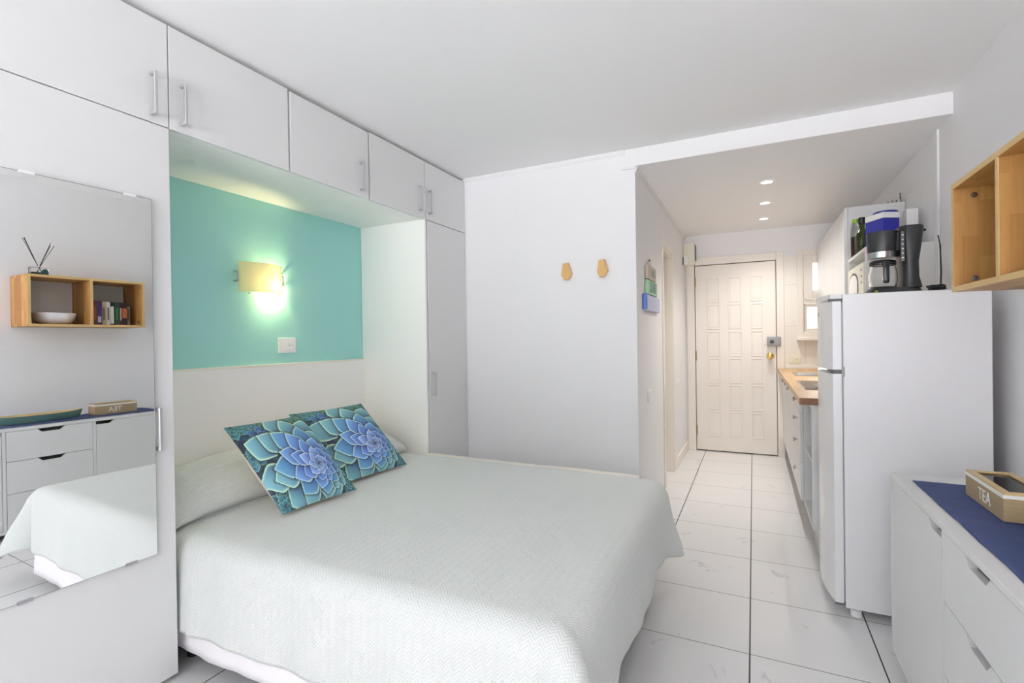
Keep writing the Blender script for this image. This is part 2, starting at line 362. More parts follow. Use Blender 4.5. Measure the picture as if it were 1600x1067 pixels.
# trims: cornice over the hook wall, fascia board of the lowered ceiling, cover strips, tiles, baseboards
struct('trim_1', prism(bm_new(), [(YB, H1), (YB - 0.016, H1), (YB - 0.016, H1 - 0.012), (YB - 0.006, H1 - 0.028), (YB, H1 - 0.028)], 'x', XW, -0.767), M['wall'])
struct('trim_2', box(bm_new(), -0.767, XR, YB - 0.009, YB, H2, H1, 0.002), M['wall'])
struct('trim_3', box(bm_new(), -0.79, XC + 0.004, YB - 0.013, YB, H2 - 0.016, H2 - 0.001, 0.002), M['wall'])
bm = bm_new(); box(bm, XC, XC + 0.014, YB + 0.0, YE, H2 - 0.022, H2, 0.003); box(bm, XC, XC + 0.009, YB, YE, H2 - 0.036, H2 - 0.022, 0.002)
struct('trim_4', bm, M['wall'])
bm = bm_new(); box(bm, XR - 0.012, XR, 3.565, 3.64, 0, H2, 0.004)
struct('trim_5', bm, M['wall'])
bm = bm_new()
box(bm, 0.30, WX0, YE - 0.006, YE, 0.95, 2.13); box(bm, WX0, WX1, YE - 0.006, YE, 0.95, WZ0); box(bm, WX1, XR, YE - 0.006, YE, 0.95, 2.13)
struct('trim_6', bm, M['tileend'])
struct('trim_7', box(bm_new(), XR - 0.006, XR, 3.64, YE - 0.006, 0.95, 2.22), M['tileright'])
struct('baseboard_corridor', box(bm_new(), XC, XC + 0.014, DY1 + 0.06, YE, 0, 0.10, 0.003), M['cream'])
struct('baseboard_end', box(bm_new(), XC + 0.014, DX0 - 0.08, YE - 0.012, YE, 0, 0.10, 0.003), M['cream'])
# ------------------------------------------------------------------ doorway on the corridor's left: lining, architrave and closed door leaf
bm = bm_new()
box(bm, XC - 0.13, XC + 0.002, DY0, DY0 + 0.02, 0, DZ, 0.002); box(bm, XC - 0.13, XC + 0.002, DY1 - 0.02, DY1, 0, DZ, 0.002); box(bm, XC - 0.13, XC + 0.002, DY0 + .02, DY1 - .02, DZ - 0.02, DZ, 0.002)
box(bm, XC, XC + 0.012, DY0 - 0.05, DY0 + 0.006, 0, DZ + 0.06, 0.003); box(bm, XC, XC + 0.012, DY1 - 0.006, DY1 + 0.05, 0, DZ + 0.06, 0.003); box(bm, XC, XC + 0.012, DY0 + .006, DY1 - 0.006, DZ, DZ + 0.06, 0.003)
d2 = struct('door_2', bm, M['cream'])
obj('door_leaf', box(bm_new(), XC - 0.125, XC - 0.085, DY0 + 0.022, DY1 - 0.022, 0.006, DZ - 0.022, 0.002), M['cream'], d2)
obj('strike_plate', box(bm_new(), XC - 0.05, XC - 0.02, DY0 + 0.018, DY0 + 0.0225, 1.05, 1.14, 0.001), M['brass'], d2, 'brass strike plate')
# ------------------------------------------------------------------ entrance door with six rows of three raised panels
bm = bm_new()
box(bm, DX0 - 0.085, DX0, YE - 0.016, YE + 0.03, 0, DTOP + 0.085, 0.004); box(bm, DX1, DX1 + 0.073, YE - 0.016, YE + 0.03, 0, DTOP + 0.085, 0.004); box(bm, DX0, DX1, YE - 0.016, YE + 0.03, DTOP, DTOP + 0.085, 0.004)
d1 = struct('door_1', bm, M['doorpaint'])
bm = box(bm_new(), DX0 + 0.006, DX1 - 0.006, YE - 0.002, YE + 0.038, 0.012, DTOP - 0.007, 0.002)
cols = [(-0.468, -0.334), (-0.249, -0.113), (-0.024, 0.094)]; rh = 0.30
for a, b in cols:
    for k in range(6):
        z0 = 0.175 + rh * k; z1 = z0 + rh - 0.022
        # sunk moulding ring and raised field
        for (xa, xb, za, zb) in ((a, b, z0, z0 + .012), (a, b, z1 - .012, z1), (a, a + .012, z0 + .012, z1 - .012), (b - .012, b, z0 + .012, z1 - .012)):
            box(bm, xa, xb, YE - 0.008, YE, za, zb, 0.0036, 2)
        box(bm, a + 0.024, b - 0.024, YE - 0.004, YE, z0 + 0.024, z1 - 0.024, 0.0015, 1)
leaf = obj('door_leaf', bm, M['doorpaint'], d1)
obj('light_block', box(bm_new(), DX0 + 0.0005, DX1 - 0.0005, YE + 0.042, YE + 0.06, 0, DTOP - 0.0005), M['dgrey'], d1, 'dark board added behind the leaf to block outside light')  # unseen board, put in to stop sky light leaking under the door
for z in (1.865, 1.027, 0.18):
    bm = lathe(bm_new(), [(0.007, 0), (0.007, 0.107)], (DX0 + 0.004, YE - 0.012, z), 12); box(bm, DX0 - 0.008, DX0 + 0.014, YE - 0.01, YE - 0.004, z, z + 0.107)
    obj('hinge', bm, M['bronze'], d1, 'aged brass hinge', 30)
bm = lathe(bm_new(), [(0.036, 0), (0.036, 0.004), (0.028, 0.010), (0.014, 0.014), (0.013, 0.03), (0.022, 0.036), (0.033, 0.045), (0.037, 0.056), (0.034, 0.067), (0.022, 0.075), (0.004, 0.078)], (0, 0, 0), 28, 'y')
bm.transform(Matrix.Translation((0.160, YE - 0.002, 1.08)) @ Matrix.Rotation(PI, 4, 'Z')); obj('door_knob', bm, M['brass'], d1, 'round polished brass knob', 40)
bm = box(bm_new(), 0.130, 0.264, YE - 0.04, YE - 0.0165, 1.182, 1.285, 0.010, 3); lk = obj('rim_lock', bm, M['grey'], d1, 'grey rim lock box', 40)
obj('lock_cylinder', lathe(bm_new(), [(0.021, 0), (0.019, -0.006), (0.012, -0.009)], (0.178, YE - 0.04, 1.234), 20, 'y'), M['dgrey'], lk, None, 40)
obj('lock_post', lathe(bm_new(), [(0.004, 0), (0.004, -0.006)], (0.113, YE - 0.002, 1.2), 10, 'y'), M['dgrey'], d1)
# ------------------------------------------------------------------ kitchen window in the end wall
bm = bm_new()
def ringbox(bm, x0, x1, z0, z1, wd, ya, yb, bev=0.003):
    box(bm, x0, x0 + wd, ya, yb, z0, z1, bev); box(bm, x1 - wd, x1, ya, yb, z0, z1, bev); box(bm, x0 + wd, x1 - wd, ya, yb, z0, z0 + wd, bev); box(bm, x0 + wd, x1 - wd, ya, yb, z1 - wd, z1, bev)
ringbox(bm, WX0 - 0.02, WX1 + 0.02, WZ0 - 0.01, WZ1 + 0.02, 0.055, YE - 0.012, YE + 0.06)
box(bm, WX0 + 0.03, WX1 - 0.03, YE + 0.0, YE + 0.06, 1.625, 1.675, 0.003)
w1 = struct('window_1', bm, M['cream'])
bm = bm_new(); ringbox(bm, WX0 + 0.038, WX1 - 0.038, 1.677, WZ1 - 0.038, 0.085, YE + 0.005, YE + 0.04); obj('upper_sash', bm, M['cream'], w1)
bm = bm_new(); ringbox(bm, WX0 + 0.036, WX1 - 0.036, WZ0 + 0.046, 1.623, 0.035, YE + 0.02, YE + 0.05); obj('lower_sash', bm, M['cream'], w1)
obj('pane', box(bm_new(), WX0 + 0.120, WX1 - 0.120, YE + 0.02, YE + 0.024, 1.760, WZ1 - 0.120), M['pane'], w1)
obj('pane', box(bm_new(), WX0 + 0.072, WX1 - 0.072, YE + 0.03, YE + 0.034, WZ0 + 0.082, 1.587), M['pane'], w1)
obj('sash_catch', box(bm_new(), 0.50, 0.56, YE - 0.012, YE, 1.662, 1.676, 0.003), M['cplastic'], w1)
obj('window_sill', prism(bm_new(), [(YE + 0.0, 1.278), (YE - 0.075, 1.268), (YE - 0.08, 1.245), (YE + 0.0, 1.235)], 'x', WX0 - 0.03, WX1 + 0.03), M['cream'], w1)

# ------------------------------------------------------------------ wardrobe wall
DT = 0.018
def bar_handle(parent, y, z0, z1, x):
    """square bar handle on two posts"""
    bm = bm_new(); box(bm, x + 0.024, x + 0.035, y - 0.006, y + 0.006, z0, z1, 0.0015, 1)
    box(bm, x, x + 0.026, y - 0.006, y + 0.006, z0, z0 + 0.012, 0.0015, 1); box(bm, x, x + 0.026, y - 0.006, y + 0.006, z1 - 0.012, z1, 0.0015, 1)
    return obj('handle', bm, M['chrome'], parent, 'brushed metal bar handle')
def cupboard(name, label, y0, y1, z0, z1, dz0, dz1, hy, hz0, hz1, dy0=None, dy1=None, plinth=False, cat='cupboard'):
    t = thing(name, label, cat, ((XT + XW) / 2, (y0 + y1) / 2, z0))
    bm = bm_new(); xb = XW - DT - 0.002; th = 0.018
    box(bm, XT + 0.008, xb, y0, y0 + th, z0, z1, 0.001, 1); box(bm, XT + 0.008, xb, y1 - th, y1, z0, z1, 0.001, 1)
    box(bm, XT + 0.008, xb, y0 + th, y1 - th, z0, z0 + th); box(bm, XT + 0.008, xb, y0 + th, y1 - th, z1 - th, z1); box(bm, XT + 0.008, XT + 0.014, y0 + th, y1 - th, z0 + th, z1 - th)
    if plinth: box(bm, XT + 0.03, XW - 0.06, y0 + .002, y1 - .002, 0, z0)
    obj('body', bm, M['lamwarm'], t)
    d = obj('door', box(bm_new(), XW - DT, XW, (y0 if dy0 is None else dy0) + 0.0015, (y1 if dy1 is None else dy1) - 0.0015, dz0, dz1, 0.0012, 1), M['lam'], t)
    bar_handle(d, hy, hz0, hz1, XW)
    return t
ZC, ZT = 2.1355, 2.536
cupboard('overhead_cupboard', 'white overhead cupboard above the mirrored wardrobe door, bar handle at its far edge', 0.50, 1.158, ZC + 0.001, ZT, ZC + 0.002, ZT, 1.096, 2.163, 2.323)
cupboard('overhead_cupboard', 'white overhead cupboard directly right of the mirrored wardrobe, bar handle on its left edge', 1.1595, 1.716, ZC, ZT, ZC, ZT, 1.206, 2.163, 2.323, dy1=1.712)
cupboard('overhead_cupboard', 'middle white overhead cupboard of the five, over the wall lamp', 1.7165, 2.278, ZC, ZT - 0.006, ZC, ZT - 0.006, 2.2, 2.168, 2.332, dy0=1.722, dy1=2.272)
cupboard('overhead_cupboard', 'white overhead cupboard above the succulent cushions, bar handle on its right edge', 2.2785, 2.831, ZC, ZT, ZC, ZT, 2.762, 2.178, 2.345, dy0=2.284)
cupboard('overhead_cupboard', 'white overhead cupboard in the corner next to the hook wall', 2.832, YB - 0.004, ZC + 0.001, ZT, ZC + 0.002, ZT, 2.872, 2.178, 2.345)
cupboard('wardrobe', 'tall white wardrobe with the mirror on its door', 0.50, 1.158, 0.08, ZC - 0.001, 0.02, ZC - 0.002, 1.092, 0.902, 1.062, plinth=True, cat='wardrobe')
cupboard('wardrobe', 'tall narrow white wardrobe in the corner between bed alcove and hook wall', 2.836, YB - 0.004, 0.08, ZC - 0.001, 0.02, ZC - 0.003, 2.889, 0.912, 1.074, dy0=2.852, plinth=True, cat='wardrobe')
tag(obj('alcove_panel', box(bm_new(), XT + 0.008, XW + 0.0, 2.8175, 2.835, 0, ZC - 0.001, 0.001, 1), M['lamwarm']), 'plain off-white side panel closing the right end of the bed alcove', 'panel')
t = thing('headboard', 'off-white headboard panel with a cream top edge below the teal wall', 'headboard', (XT + 0.018, 2.0, 0))
obj('panel', box(bm_new(), XT + 0.008, XT + 0.024, 1.1595, 2.8165, 0, 1.160), M['lamwarm'], t); obj('top_edge', box(bm_new(), XT + 0.007, XT + 0.027, 1.1595, 2.8165, 1.160, 1.172, 0.002), M['edge'], t, 'cream top edge')
# mirror, hung a touch askew on the wardrobe door
t = thing('mirror', 'large frameless mirror clipped to the wardrobe door', 'mirror', (XW + 0.010, 0.80, 0.514))
dm = math.radians(-1.611); tv = Vector((-math.sin(dm), math.cos(dm), 0)); nv = Vector((math.cos(dm), math.sin(dm), 0)); q0 = Vector((XW + 0.012, 0.9, 0))
def mpt(y, z, off): 
    p = q0 + tv * (y - 0.9) + nv * off; return (p.x, p.y, z)
def mslab(bm, y0, y1, z0, z1, a, b):
    vs = [bm.verts.new(mpt(y, z, o)) for o in (a, b) for (y, z) in ((y0, z0), (y1, z0), (y1, z1), (y0, z1))]
    fs = [bm.faces.new([vs[i] for i in f]) for f in ((0, 1, 2, 3), (4, 5, 6, 7), (0, 1, 5, 4), (1, 2, 6, 5), (2, 3, 7, 6), (3, 0, 4, 7))]
    bmesh.ops.recalc_face_normals(bm, faces=fs); return bm
obj('glass', mslab(bm_new(), 0.536, 1.080, 0.516, 1.838, -0.0, -0.003), M['mirror'], t)
obj('backing', mslab(bm_new(), 0.535, 1.0820, 0.5140, 1.8400, -0.0028, -0.005), M['dgrey'], t)
for y, z in ((0.713, 1.834), (0.993, 1.834), (0.691, 0.511), (0.978, 0.511)): obj('clip', mslab(bm_new(), y, y + 0.036, z, z + 0.009, 0.004, -0.006), M['wplastic'] if z > 1 else M['grey'], t)

# ------------------------------------------------------------------ wall lamp and socket on the teal wall
t = thing('wall_lamp', 'lit wall lamp with a bowed frosted glass shade on the teal wall', 'lamp', (XT + 0.006, 1.96, 1.60))
XA = XT + 0.006
obj('back_plate', box(bm_new(), XA, XA + 0.022, 1.88, 2.04, 1.635, 1.705, 0.004), M['wplastic'], t)
bm = bm_new(); n = 24; y0, y1 = 1.822, 2.100; L = []
for i in range(n + 1):
    s = i / n; x = XA + 0.035 + 0.062 * (1 - (2 * s - 1) ** 2); L.append((x, y0 + (y1 - y0) * s))
rows = [[bm.verts.new((x, y, z)) for (x, y) in L] for z in (1.588, 1.755)] + [[bm.verts.new((x - 0.005, y, z)) for (x, y) in L] for z in (1.755, 1.588)]
for a, b in ((0, 1), (1, 2), (2, 3), (3, 0)):
    for i in range(n): bm.faces.new((rows[a][i], rows[a][i + 1], rows[b][i + 1], rows[b][i]))
for i in (0, n): bm.faces.new([rows[k][i] for k in range(4)])
bmesh.ops.recalc_face_normals(bm, faces=bm.faces)
def shade_mat():
    m, t_, p = new_mat('frosted_shade_glass')
    no = nd(t_, 'ShaderNodeTexNoise'); no.inputs['Scale'].default_value = 9
    c = mixc(t_, no.outputs[0], (0.92, 0.85, 0.70), (0.94, 0.88, 0.74))
    tl = nd(t_, 'ShaderNodeBsdfTranslucent'); df = nd(t_, 'ShaderNodeBsdfDiffuse'); mx = nd(t_, 'ShaderNodeMixShader'); mx.inputs[0].default_value = 0.85
    t_.links.new(c, tl.inputs[0]); t_.links.new(c, df.inputs[0]); t_.links.new(df.outputs[0], mx.inputs[1]); t_.links.new(tl.outputs[0], mx.inputs[2])
    t_.links.new(mx.outputs[0], t_.nodes['Material Output'].inputs[0]); return m
obj('lamp_shade', bm, shade_mat(), t, 'frosted bowed glass shade', 60)
for y in (1.815, 2.107):
    bm = bm_new(); box(bm, XA, XA + 0.04, y - 0.004, y + 0.004, 1.643, 1.650, 0.001, 1); box(bm, XA + 0.033, XA + 0.04, y - 0.004, y + 0.004, 1.650, 1.695, 0.001, 1); box(bm, XA, XA + 0.04, y - 0.004, y + 0.004, 1.695, 1.702, 0.001, 1)
    obj('shade_clip', bm, M['chrome'], t)
for y in (1.87, 2.06): obj('shade_screw', lathe(bm_new(), [(0.004, 0), (0.005, 0.004), (0.003, 0.006)], (XA + 0.05, y, 1.578), 10), M['brass'], t)
obj('bulb', lathe(bm_new(), [(0.006, -0.06), (0.012, -0.045), (0.024, -0.02), (0.028, 0.0), (0.022, 0.02), (0.004, 0.029)], (XA + 0.052, 2.005, 1.628), 20, 'y'), emit('warm_bulb', (1, 0.78, 0.35), 22), t, 'glowing warm bulb', 60)
pl = bpy.data.lights.new('wall_lamp_light', 'POINT'); pl.energy = 24.0; pl.color = (1, 0.82, 0.38); pl.shadow_soft_size = 0.02
po = bpy.data.objects.new('wall_lamp_light', pl); po.location = (XA + 0.048, 2.030, 1.630); COL.objects.link(po)

def socket(name, label, c, ux, wd, hh, nrm, mat=None, holes=1):
    """flush wall socket plate: plate, switch field, round well with two pin holes"""
    mat = mat or M['wplastic']; F = frame4(c, ux, (0, 0, 1)); t = thing(name, label, 'socket', c)
    def bx(n_, x0, x1, y0, y1, d0, d1, mm, lab=None, bev=0.002):
        bm = box(bm_new(), x0, x1, y0, y1, d0, d1, bev); bm.transform(F); return obj(n_, bm, mm, t, lab)
    bx('plate', -wd / 2, wd / 2, -hh / 2, hh / 2, 0, 0.010, mat)
    bx('rocker', -wd * 0.26, wd * 0.04, -hh * 0.28, hh * 0.28, 0.010, 0.0125, mat)
    bm = lathe(bm_new(), [(0.023, 0.010), (0.023, 0.0128), (0.019, 0.0128), (0.018, 0.0108), (0.001, 0.0108)], (wd * 0.17, 0, 0), 24); bm.transform(F); wl = obj('socket_well', bm, mat, t, None, 40)
    for s in (-1, 1):
        bm = lathe(bm_new(), [(0.003, 0.0109), (0.003, 0.0118)], (wd * 0.17 + s * 0.009, 0, 0), 10); bm.transform(F); obj('pin_hole', bm, M['black'], wl)
    return t
socket('wall_socket', 'white socket plate on the teal wall below the lamp', (XA, 2.155, 1.281), (0, 1, 0), 0.125, 0.092, 1)
socket('wall_socket', 'cream socket plate above the kitchen worktop beside the front door', (0.39, YE - 0.006, 1.042), (1, 0, 0), 0.11, 0.085, 1, M['cplastic'])
for (y, z, lab) in ((3.74, 0.865, 'white light switch low on the corridor wall near the bed'),):
    t = thing('light_switch', lab, 'switch', (XC, y, z))
    obj('plate', box(bm_new(), XC, XC + 0.009, y - 0.055, y + 0.055, z - 0.045, z + 0.045, 0.003), M['wplastic'], t)
    obj('rocker', box(bm_new(), XC + 0.009, XC + 0.013, y - 0.032, y + 0.032, z - 0.032, z + 0.032, 0.002), M['wplastic'], t)
t = thing('light_switch', 'white light switch between the side doorway and the front door', 'switch', (XC, 5.33, 0.868))
obj('plate', box(bm_new(), XC, XC + 0.009, 5.285, 5.375, 0.823, 0.913, 0.003), M['wplastic'], t); obj('rocker', box(bm_new(), XC + 0.009, XC + 0.013, 5.30, 5.36, 0.838, 0.898, 0.002), M['wplastic'], t)

# ------------------------------------------------------------------ bed
ZB = 0.530; BX0, BX1, BY0, BY1 = -2.575, -0.42, 1.185, 2.812
t = thing('bed', 'double bed with cream mattress standing in the alcove', 'bed', ((BX0 + BX1) / 2, (BY0 + BY1) / 2, 0))
obj('mattress', box(bm_new(), BX0, BX1 - 0.012, BY0 + 0.02, BY1, 0.28, ZB - 0.012, 0.08, 6), M['creamsheet'], t, 'cream mattress', 50)
obj('frame', box(bm_new(), BX0 + 0.01, BX1 - 0.05, BY0 + 0.05, BY1 - 0.03, 0.20, 0.279, 0.006), M['dgrey'], t)
for x in (BX0 + 0.45, BX1 - 0.16):
    for y in (BY0 + 0.09, BY1 - 0.09): obj('leg', lathe(bm_new(), [(0.025, 0), (0.025, 0.2)], (x, y, 0), 16), M['black'], t, None, 40)

def cloth_obj(name, P, uv, mat, thick=0.0):
    """P: (ni, nj, 3) grid of points"""
    ni, nj = P.shape[:2]; bm = bm_new(); V = [[bm.verts.new(P[i, j]) for j in range(nj)] for i in range(ni)]; ul = bm.loops.layers.uv.new('UVMap'); ix = {V[i][j]: (i, j) for i in range(ni) for j in range(nj)}
    for i in range(ni - 1):
        for j in range(nj - 1):
            f = bm.faces.new((V[i][j], V[i + 1][j], V[i + 1][j + 1], V[i][j + 1])); f.smooth = True
            for l in f.loops: l[ul].uv = uv[ix[l.vert]]
    bmesh.ops.recalc_face_normals(bm, faces=bm.faces)
    o = obj(name, bm, mat)
    if thick:
        md = o.modifiers.new('thickness', 'SOLIDIFY'); md.thickness = thick; md.offset = -1
    return o
def arc_poly(pts):
    pts = np.array(pts, float); d = np.r_[0, np.cumsum(np.hypot(*np.diff(pts, axis=0).T))]; return pts, d
# profile along the bed: headboard -> pillow bulge -> crease -> flat -> foot
prof = [(-2.578, 0.64), (-2.56, 0.69), (-2.52, 0.722), (-2.46, 0.738), (-2.39, 0.737), (-2.32, 0.722), (-2.25, 0.690), (-2.19, 0.642), (-2.16, 0.598), (-2.158, 0.572), (-2.175, 0.550), (-2.205, 0.538), (-2.19, 0.530), (-2.12, 0.530), (-2.0, ZB)]
pp, dd = arc_poly(prof); LT = dd[-1] + (BX1 - 0.085 - (-2.0)); RAD = 0.085
def top_prof(a):
    if a < dd[-1]: return np.interp(a, dd, pp[:, 0]), np.interp(a, dd, pp[:, 1])
    return -2.0 + (a - dd[-1]), ZB
YN, YFAR = BY0 - 0.004 + RAD, 2.735
def wob(a, k, s): return math.sin(a * k + s) * 0.5 + math.sin(a * k * 2.3 + s * 1.7) * 0.3 + math.sin(a * k * 4.1 + s * 2.9) * 0.2
DN, DF = 0.40, 0.40
aa = np.r_[np.linspace(0, dd[-1], 90)[:-1], np.linspace(dd[-1], LT, 60)[:-1], LT + np.linspace(0, DF, 34)]
bb = np.r_[-np.linspace(DN, 0, 34)[:-1], np.linspace(0, YFAR - YN, 90)]
P = np.zeros((len(aa), len(bb), 3)); UV = np.zeros((len(aa), len(bb), 2))
for i, a in enumerate(aa):
    for j, b in enumerate(bb):
        ea, eb = max(0, a - LT), max(0, -b)
        eb *= 1 + 0.07 * wob(a, 2.1, 0.6) if eb > 0 else 1
        ea *= 1 + 0.05 * wob(b, 2.6, 2.0) if ea > 0 else 1
        x, z = top_prof(min(a, LT)); y = YN + max(b, 0)
        # pillow bulge fades near both ends of the row
        A = min(1, max(0, (y + 0 - (YN - 0.06)) / 0.16)) ** 0.5 if b >= 0 else (0.06 / 0.16) ** 0.5
        A *= min(1, max(0, (2.80 - y) / 0.16)) ** 0.6
        A *= 0.93 + 0.07 * math.cos((y - 1.75) * 5)
        if a < dd[-1]:
            z = ZB + (z - ZB) * A * (1 + 0.03 * math.sin(9 * y + 3 * x))
            x = x + (1 - A) * 0.05 * math.sin(PI * a / dd[-1])
        z += 0.0025 * wob(a * 1.3 + b, 5, 1.0) * (1 if a > dd[-1] else 0.4)
        d = math.hypot(ea, eb)
        if d > 1e-9:
            ox, oy = ea / d, -eb / d; s2 = 2 * abs(ox * oy)
            q = d / RAD
            if q < PI / 2: rad, dz = RAD * math.sin(q), RAD * (1 - math.cos(q))
            else: rad, dz = RAD, RAD + (d - RAD * PI / 2)
            hang = min(1, dz / 0.3)
            fold = (0.018 * wob(a, 7.5, 0.3) * abs(oy) + 0.012 * wob(b, 8.5, 1.1) * abs(ox)) * hang
            rad += fold + 0.012 * hang + s2 * (0.01 + 0.33 * max(0, dz - 0.05)) 
            if ea > 0 and eb > 0:    # the loose corner hangs as a cone, with one deep fold
                rad += 0.03 * math.sin(3 * math.atan2(eb, ea)) * hang
                dz *= 1 - 0.16 * s2
            x += ox * rad; y += oy * rad; z -= dz
            # head end of the near side tucks in behind the wardrobe edge
            if ea > 0:               # far corner of the foot flap swings outward
                k = max(0, (y - (YFAR - 0.20)) / 0.20); k = k * k * (3 - 2 * k)
                x += k * 0.075 * hang * (dz / 0.4); y += k * 0.02 * (dz / 0.4); z -= 0.045 * k * (dz / 0.4)
        if x < -1.99: y = max(y, 1.168)
        P[i, j] = (x, y, max(z, 0.012)); UV[i, j] = (a, b)
sp = cloth_obj('bedspread', P, UV, M['spread'], 0.004); tag(sp, 'sage grey herringbone bedspread draped over the bed and its pillows', 'bedspread')
# white valance sheet showing below the near side
nx = 120; nz = 10; P = np.zeros((nx, nz, 3)); UV = np.zeros((nx, nz, 2)); path = []
for i in range(nx):
    s = i / (nx - 1) * 1.72
    path.append((-2.19 + s, BY0 + 0.018, 0) if s < 1.70 else (-0.49 + 0.03 * math.sin(min(1, (s - 1.70) / 0.05) * PI / 2), BY0 + 0.018 + max(0, s - 1.70), 0))
for i in range(nx):
    s = i / (nx - 1) * 1.72
    for j in range(nz):
        v = j / (nz - 1); hem = 0.075 + 0.018 * wob(s, 3.1, 0.4)
        P[i, j] = (path[i][0] + (0.006 * wob(s, 16, 1) * v if s >= 1.7 else 0), path[i][1] + (0.006 * wob(s, 14, 0.2) * v if s < 1.7 else 0) - (0.012 if s < 1.7 else 0) * v, 0.36 + (hem - 0.36) * v); UV[i, j] = (s, v)
tag(cloth_obj('bed_sheet', P, UV, M['sheet'], 0.002), 'white sheet hem hanging below the bedspread on the bed\'s near side', 'sheet')
# cream sheet edge left uncovered along the far side of the mattress
nx = 80; nz = 12; P = np.zeros((nx, nz, 3)); UV = np.zeros((nx, nz, 2))
for i in range(nx):
    x = -2.015 + 1.44 * i / (nx - 1)
    for j in range(nz):
        v = j / (nz - 1); yy = 2.70 + min(v, 0.55) / 0.55 * 0.128 + 0.016 * wob(x, 6, 0.5) * v; zz = ZB - 0.006 - max(0, v - 0.5) ** 1.6 * 0.55
        P[i, j] = (x, yy + 0.010 * v, zz + 0.003 * wob(x, 13, 2)); UV[i, j] = (x, v)
tag(cloth_obj('under_sheet', P, UV, M['creamsheet'], 0.002), 'cream sheet edge peeking out along the bed\'s far side by the hook wall', 'sheet')

# ------------------------------------------------------------------ succulent cushions
def succulent(N=280):
    """paint the printed rosettes petal over petal on an N x N grid (u right, v down, 0..1)"""
    v, u = np.mgrid[0:N, 0:N] / (N - 1.0)
    img = np.zeros((N, N, 3)); img[:] = lin((18, 40, 62))
    n = (np.sin(u * 31 + 3 * np.sin(v * 17)) * np.sin(v * 27 + 2 * np.sin(u * 13)))[..., None]
    img += np.clip(n, 0, 1) * np.array(lin((30, 80, 90))) * 0.8
    rg = np.random.default_rng(3)
    def petal(cx, cy, ang, L, W, c_in, c_out, rim):
        dx, dy = u - cx, v - cy; tt = (dx * math.cos(ang) + dy * math.sin(ang)) / L; ww = (-dx * math.sin(ang) + dy * math.cos(ang)) / W
        ts = np.clip(tt, 0, 1); half = np.where(ts < 0.5, 0.5 + 0.5 * np.sin(ts / 0.5 * PI / 2), np.clip(1 - (np.clip(ts - 0.5, 0, 1) / 0.5) ** 1.35, 0, 1))
        e = np.where((tt > 0) & (tt < 1), half - np.abs(ww), -1); ins = e > 0
        edge = np.clip(e / 0.24, 0, 1); shade = np.clip(ts * 1.15 - 0.15 - 0.25 * np.clip(ww, -1, 1) * 1.0, 0, 1)
        c = np.array(c_in) * (1 - shade[..., None]) + np.array(c_out) * shade[..., None]
        k = (1 - edge[..., None]) ** 1.6
        c = c * (1 - k) + np.array(rim) * k
        sh = np.clip((half - np.abs(ww) + 0.30) / 0.30, 0, 1) * (e <= 0) * (tt > 0.1) * (tt < 1.06)
        img[:] = img * (1 - 0.72 * sh[..., None]); img[ins] = c[ins]
    def rosette(cx, cy, R, rings, tint=0.0, squash=1.0, jit=0.05):
        for (rad, ln, wd, cnt, ph, ci, co, rm) in rings:
            for k in range(cnt):
                an = 2 * PI * (k + ph) / cnt + rg.uniform(-jit, jit)
                f = 1 if squash == 1.0 else 0.80 + 0.30 * math.cos(an + 2.2); petal(cx + rad * R * f * math.cos(an), cy + rad * R * f * math.sin(an), an, ln * R * f * rg.uniform(0.93, 1.07), wd * R * (0.4 + 0.6 * f), lin(ci), lin(co), lin(rm))
    g_in, g_out, g_rim = (20, 62, 104), (134, 194, 206), (204, 238, 200)
    b_in, b_out, b_rim = (24, 58, 142), (122, 172, 228), (210, 234, 236)
    i_in, i_out, i_rim = (34, 64, 158), (160, 194, 240), (230, 240, 250)
    small = [(0.30, 0.72, 0.26, 8, 0.2, (22, 52, 100), (70, 118, 176), (120, 176, 190)), (0.12, 0.55, 0.22, 6, 0.6, (20, 44, 96), (84, 126, 196), (150, 190, 215)), (0.02, 0.34, 0.15, 5, 0.1, (16, 34, 80), (70, 100, 180), (140, 170, 210))]
    for (cx, cy, R) in ((0.05, 0.03, .16), (0.20, 0.02, .14), (0.06, 0.95, .2), (0.93, 0.06, .18), (0.70, 0.0, .16), (0.80, 0.12, .15), (0.03, 0.42, .13), (0.97, 0.93, .16), (0.50, 0.02, .14)): rosette(cx, cy, R, [(r_, l_, w_, c_, p_, (18, 62, 84), (76, 142, 158), (150, 206, 176)) for (r_, l_, w_, c_, p_, *_) in small])
    for k in range(26):
        x0, y0 = rg.uniform(0.3, 1), rg.uniform(0, 0.16); petal(x0, y0, rg.uniform(-0.6, 2.2), rg.uniform(.05, .11), rg.uniform(.012, .022), lin((12, 40, 52)), lin((90, 150, 130)), lin((160, 205, 150)))
    rosette(0.26, 0.27, 0.19, small)
    main = [(0.66, 0.50, 0.25, 10, 0.1, g_in, g_out, g_rim), (0.50, 0.48, 0.225, 9, 0.55, g_in, g_out, g_rim), (0.36, 0.46, 0.205, 8, 0.2, (34, 76, 140), (104, 166, 206), (200, 232, 212)),
            (0.245, 0.40, 0.170, 8, 0.65, b_in, b_out, b_rim), (0.145, 0.34, 0.140, 7, 0.15, b_in, (112, 156, 224), b_rim), (0.075, 0.26, 0.110, 6, 0.6, i_in, i_out, i_rim),
            (0.03, 0.19, 0.080, 6, 0.2, i_in, i_out, i_rim), (0.01, 0.125, 0.056, 5, 0.5, (34, 50, 110), (140, 172, 222), i_rim), (0.0, 0.075, 0.036, 4, 0.1, (20, 36, 70), (100, 140, 184), (190, 214, 230))]
    rosette(0.64, 0.685, 0.60, main, squash=0.8, jit=0.09)
    return np.clip(img, 0, 1)
NC = 280; PRINT = succulent(NC)
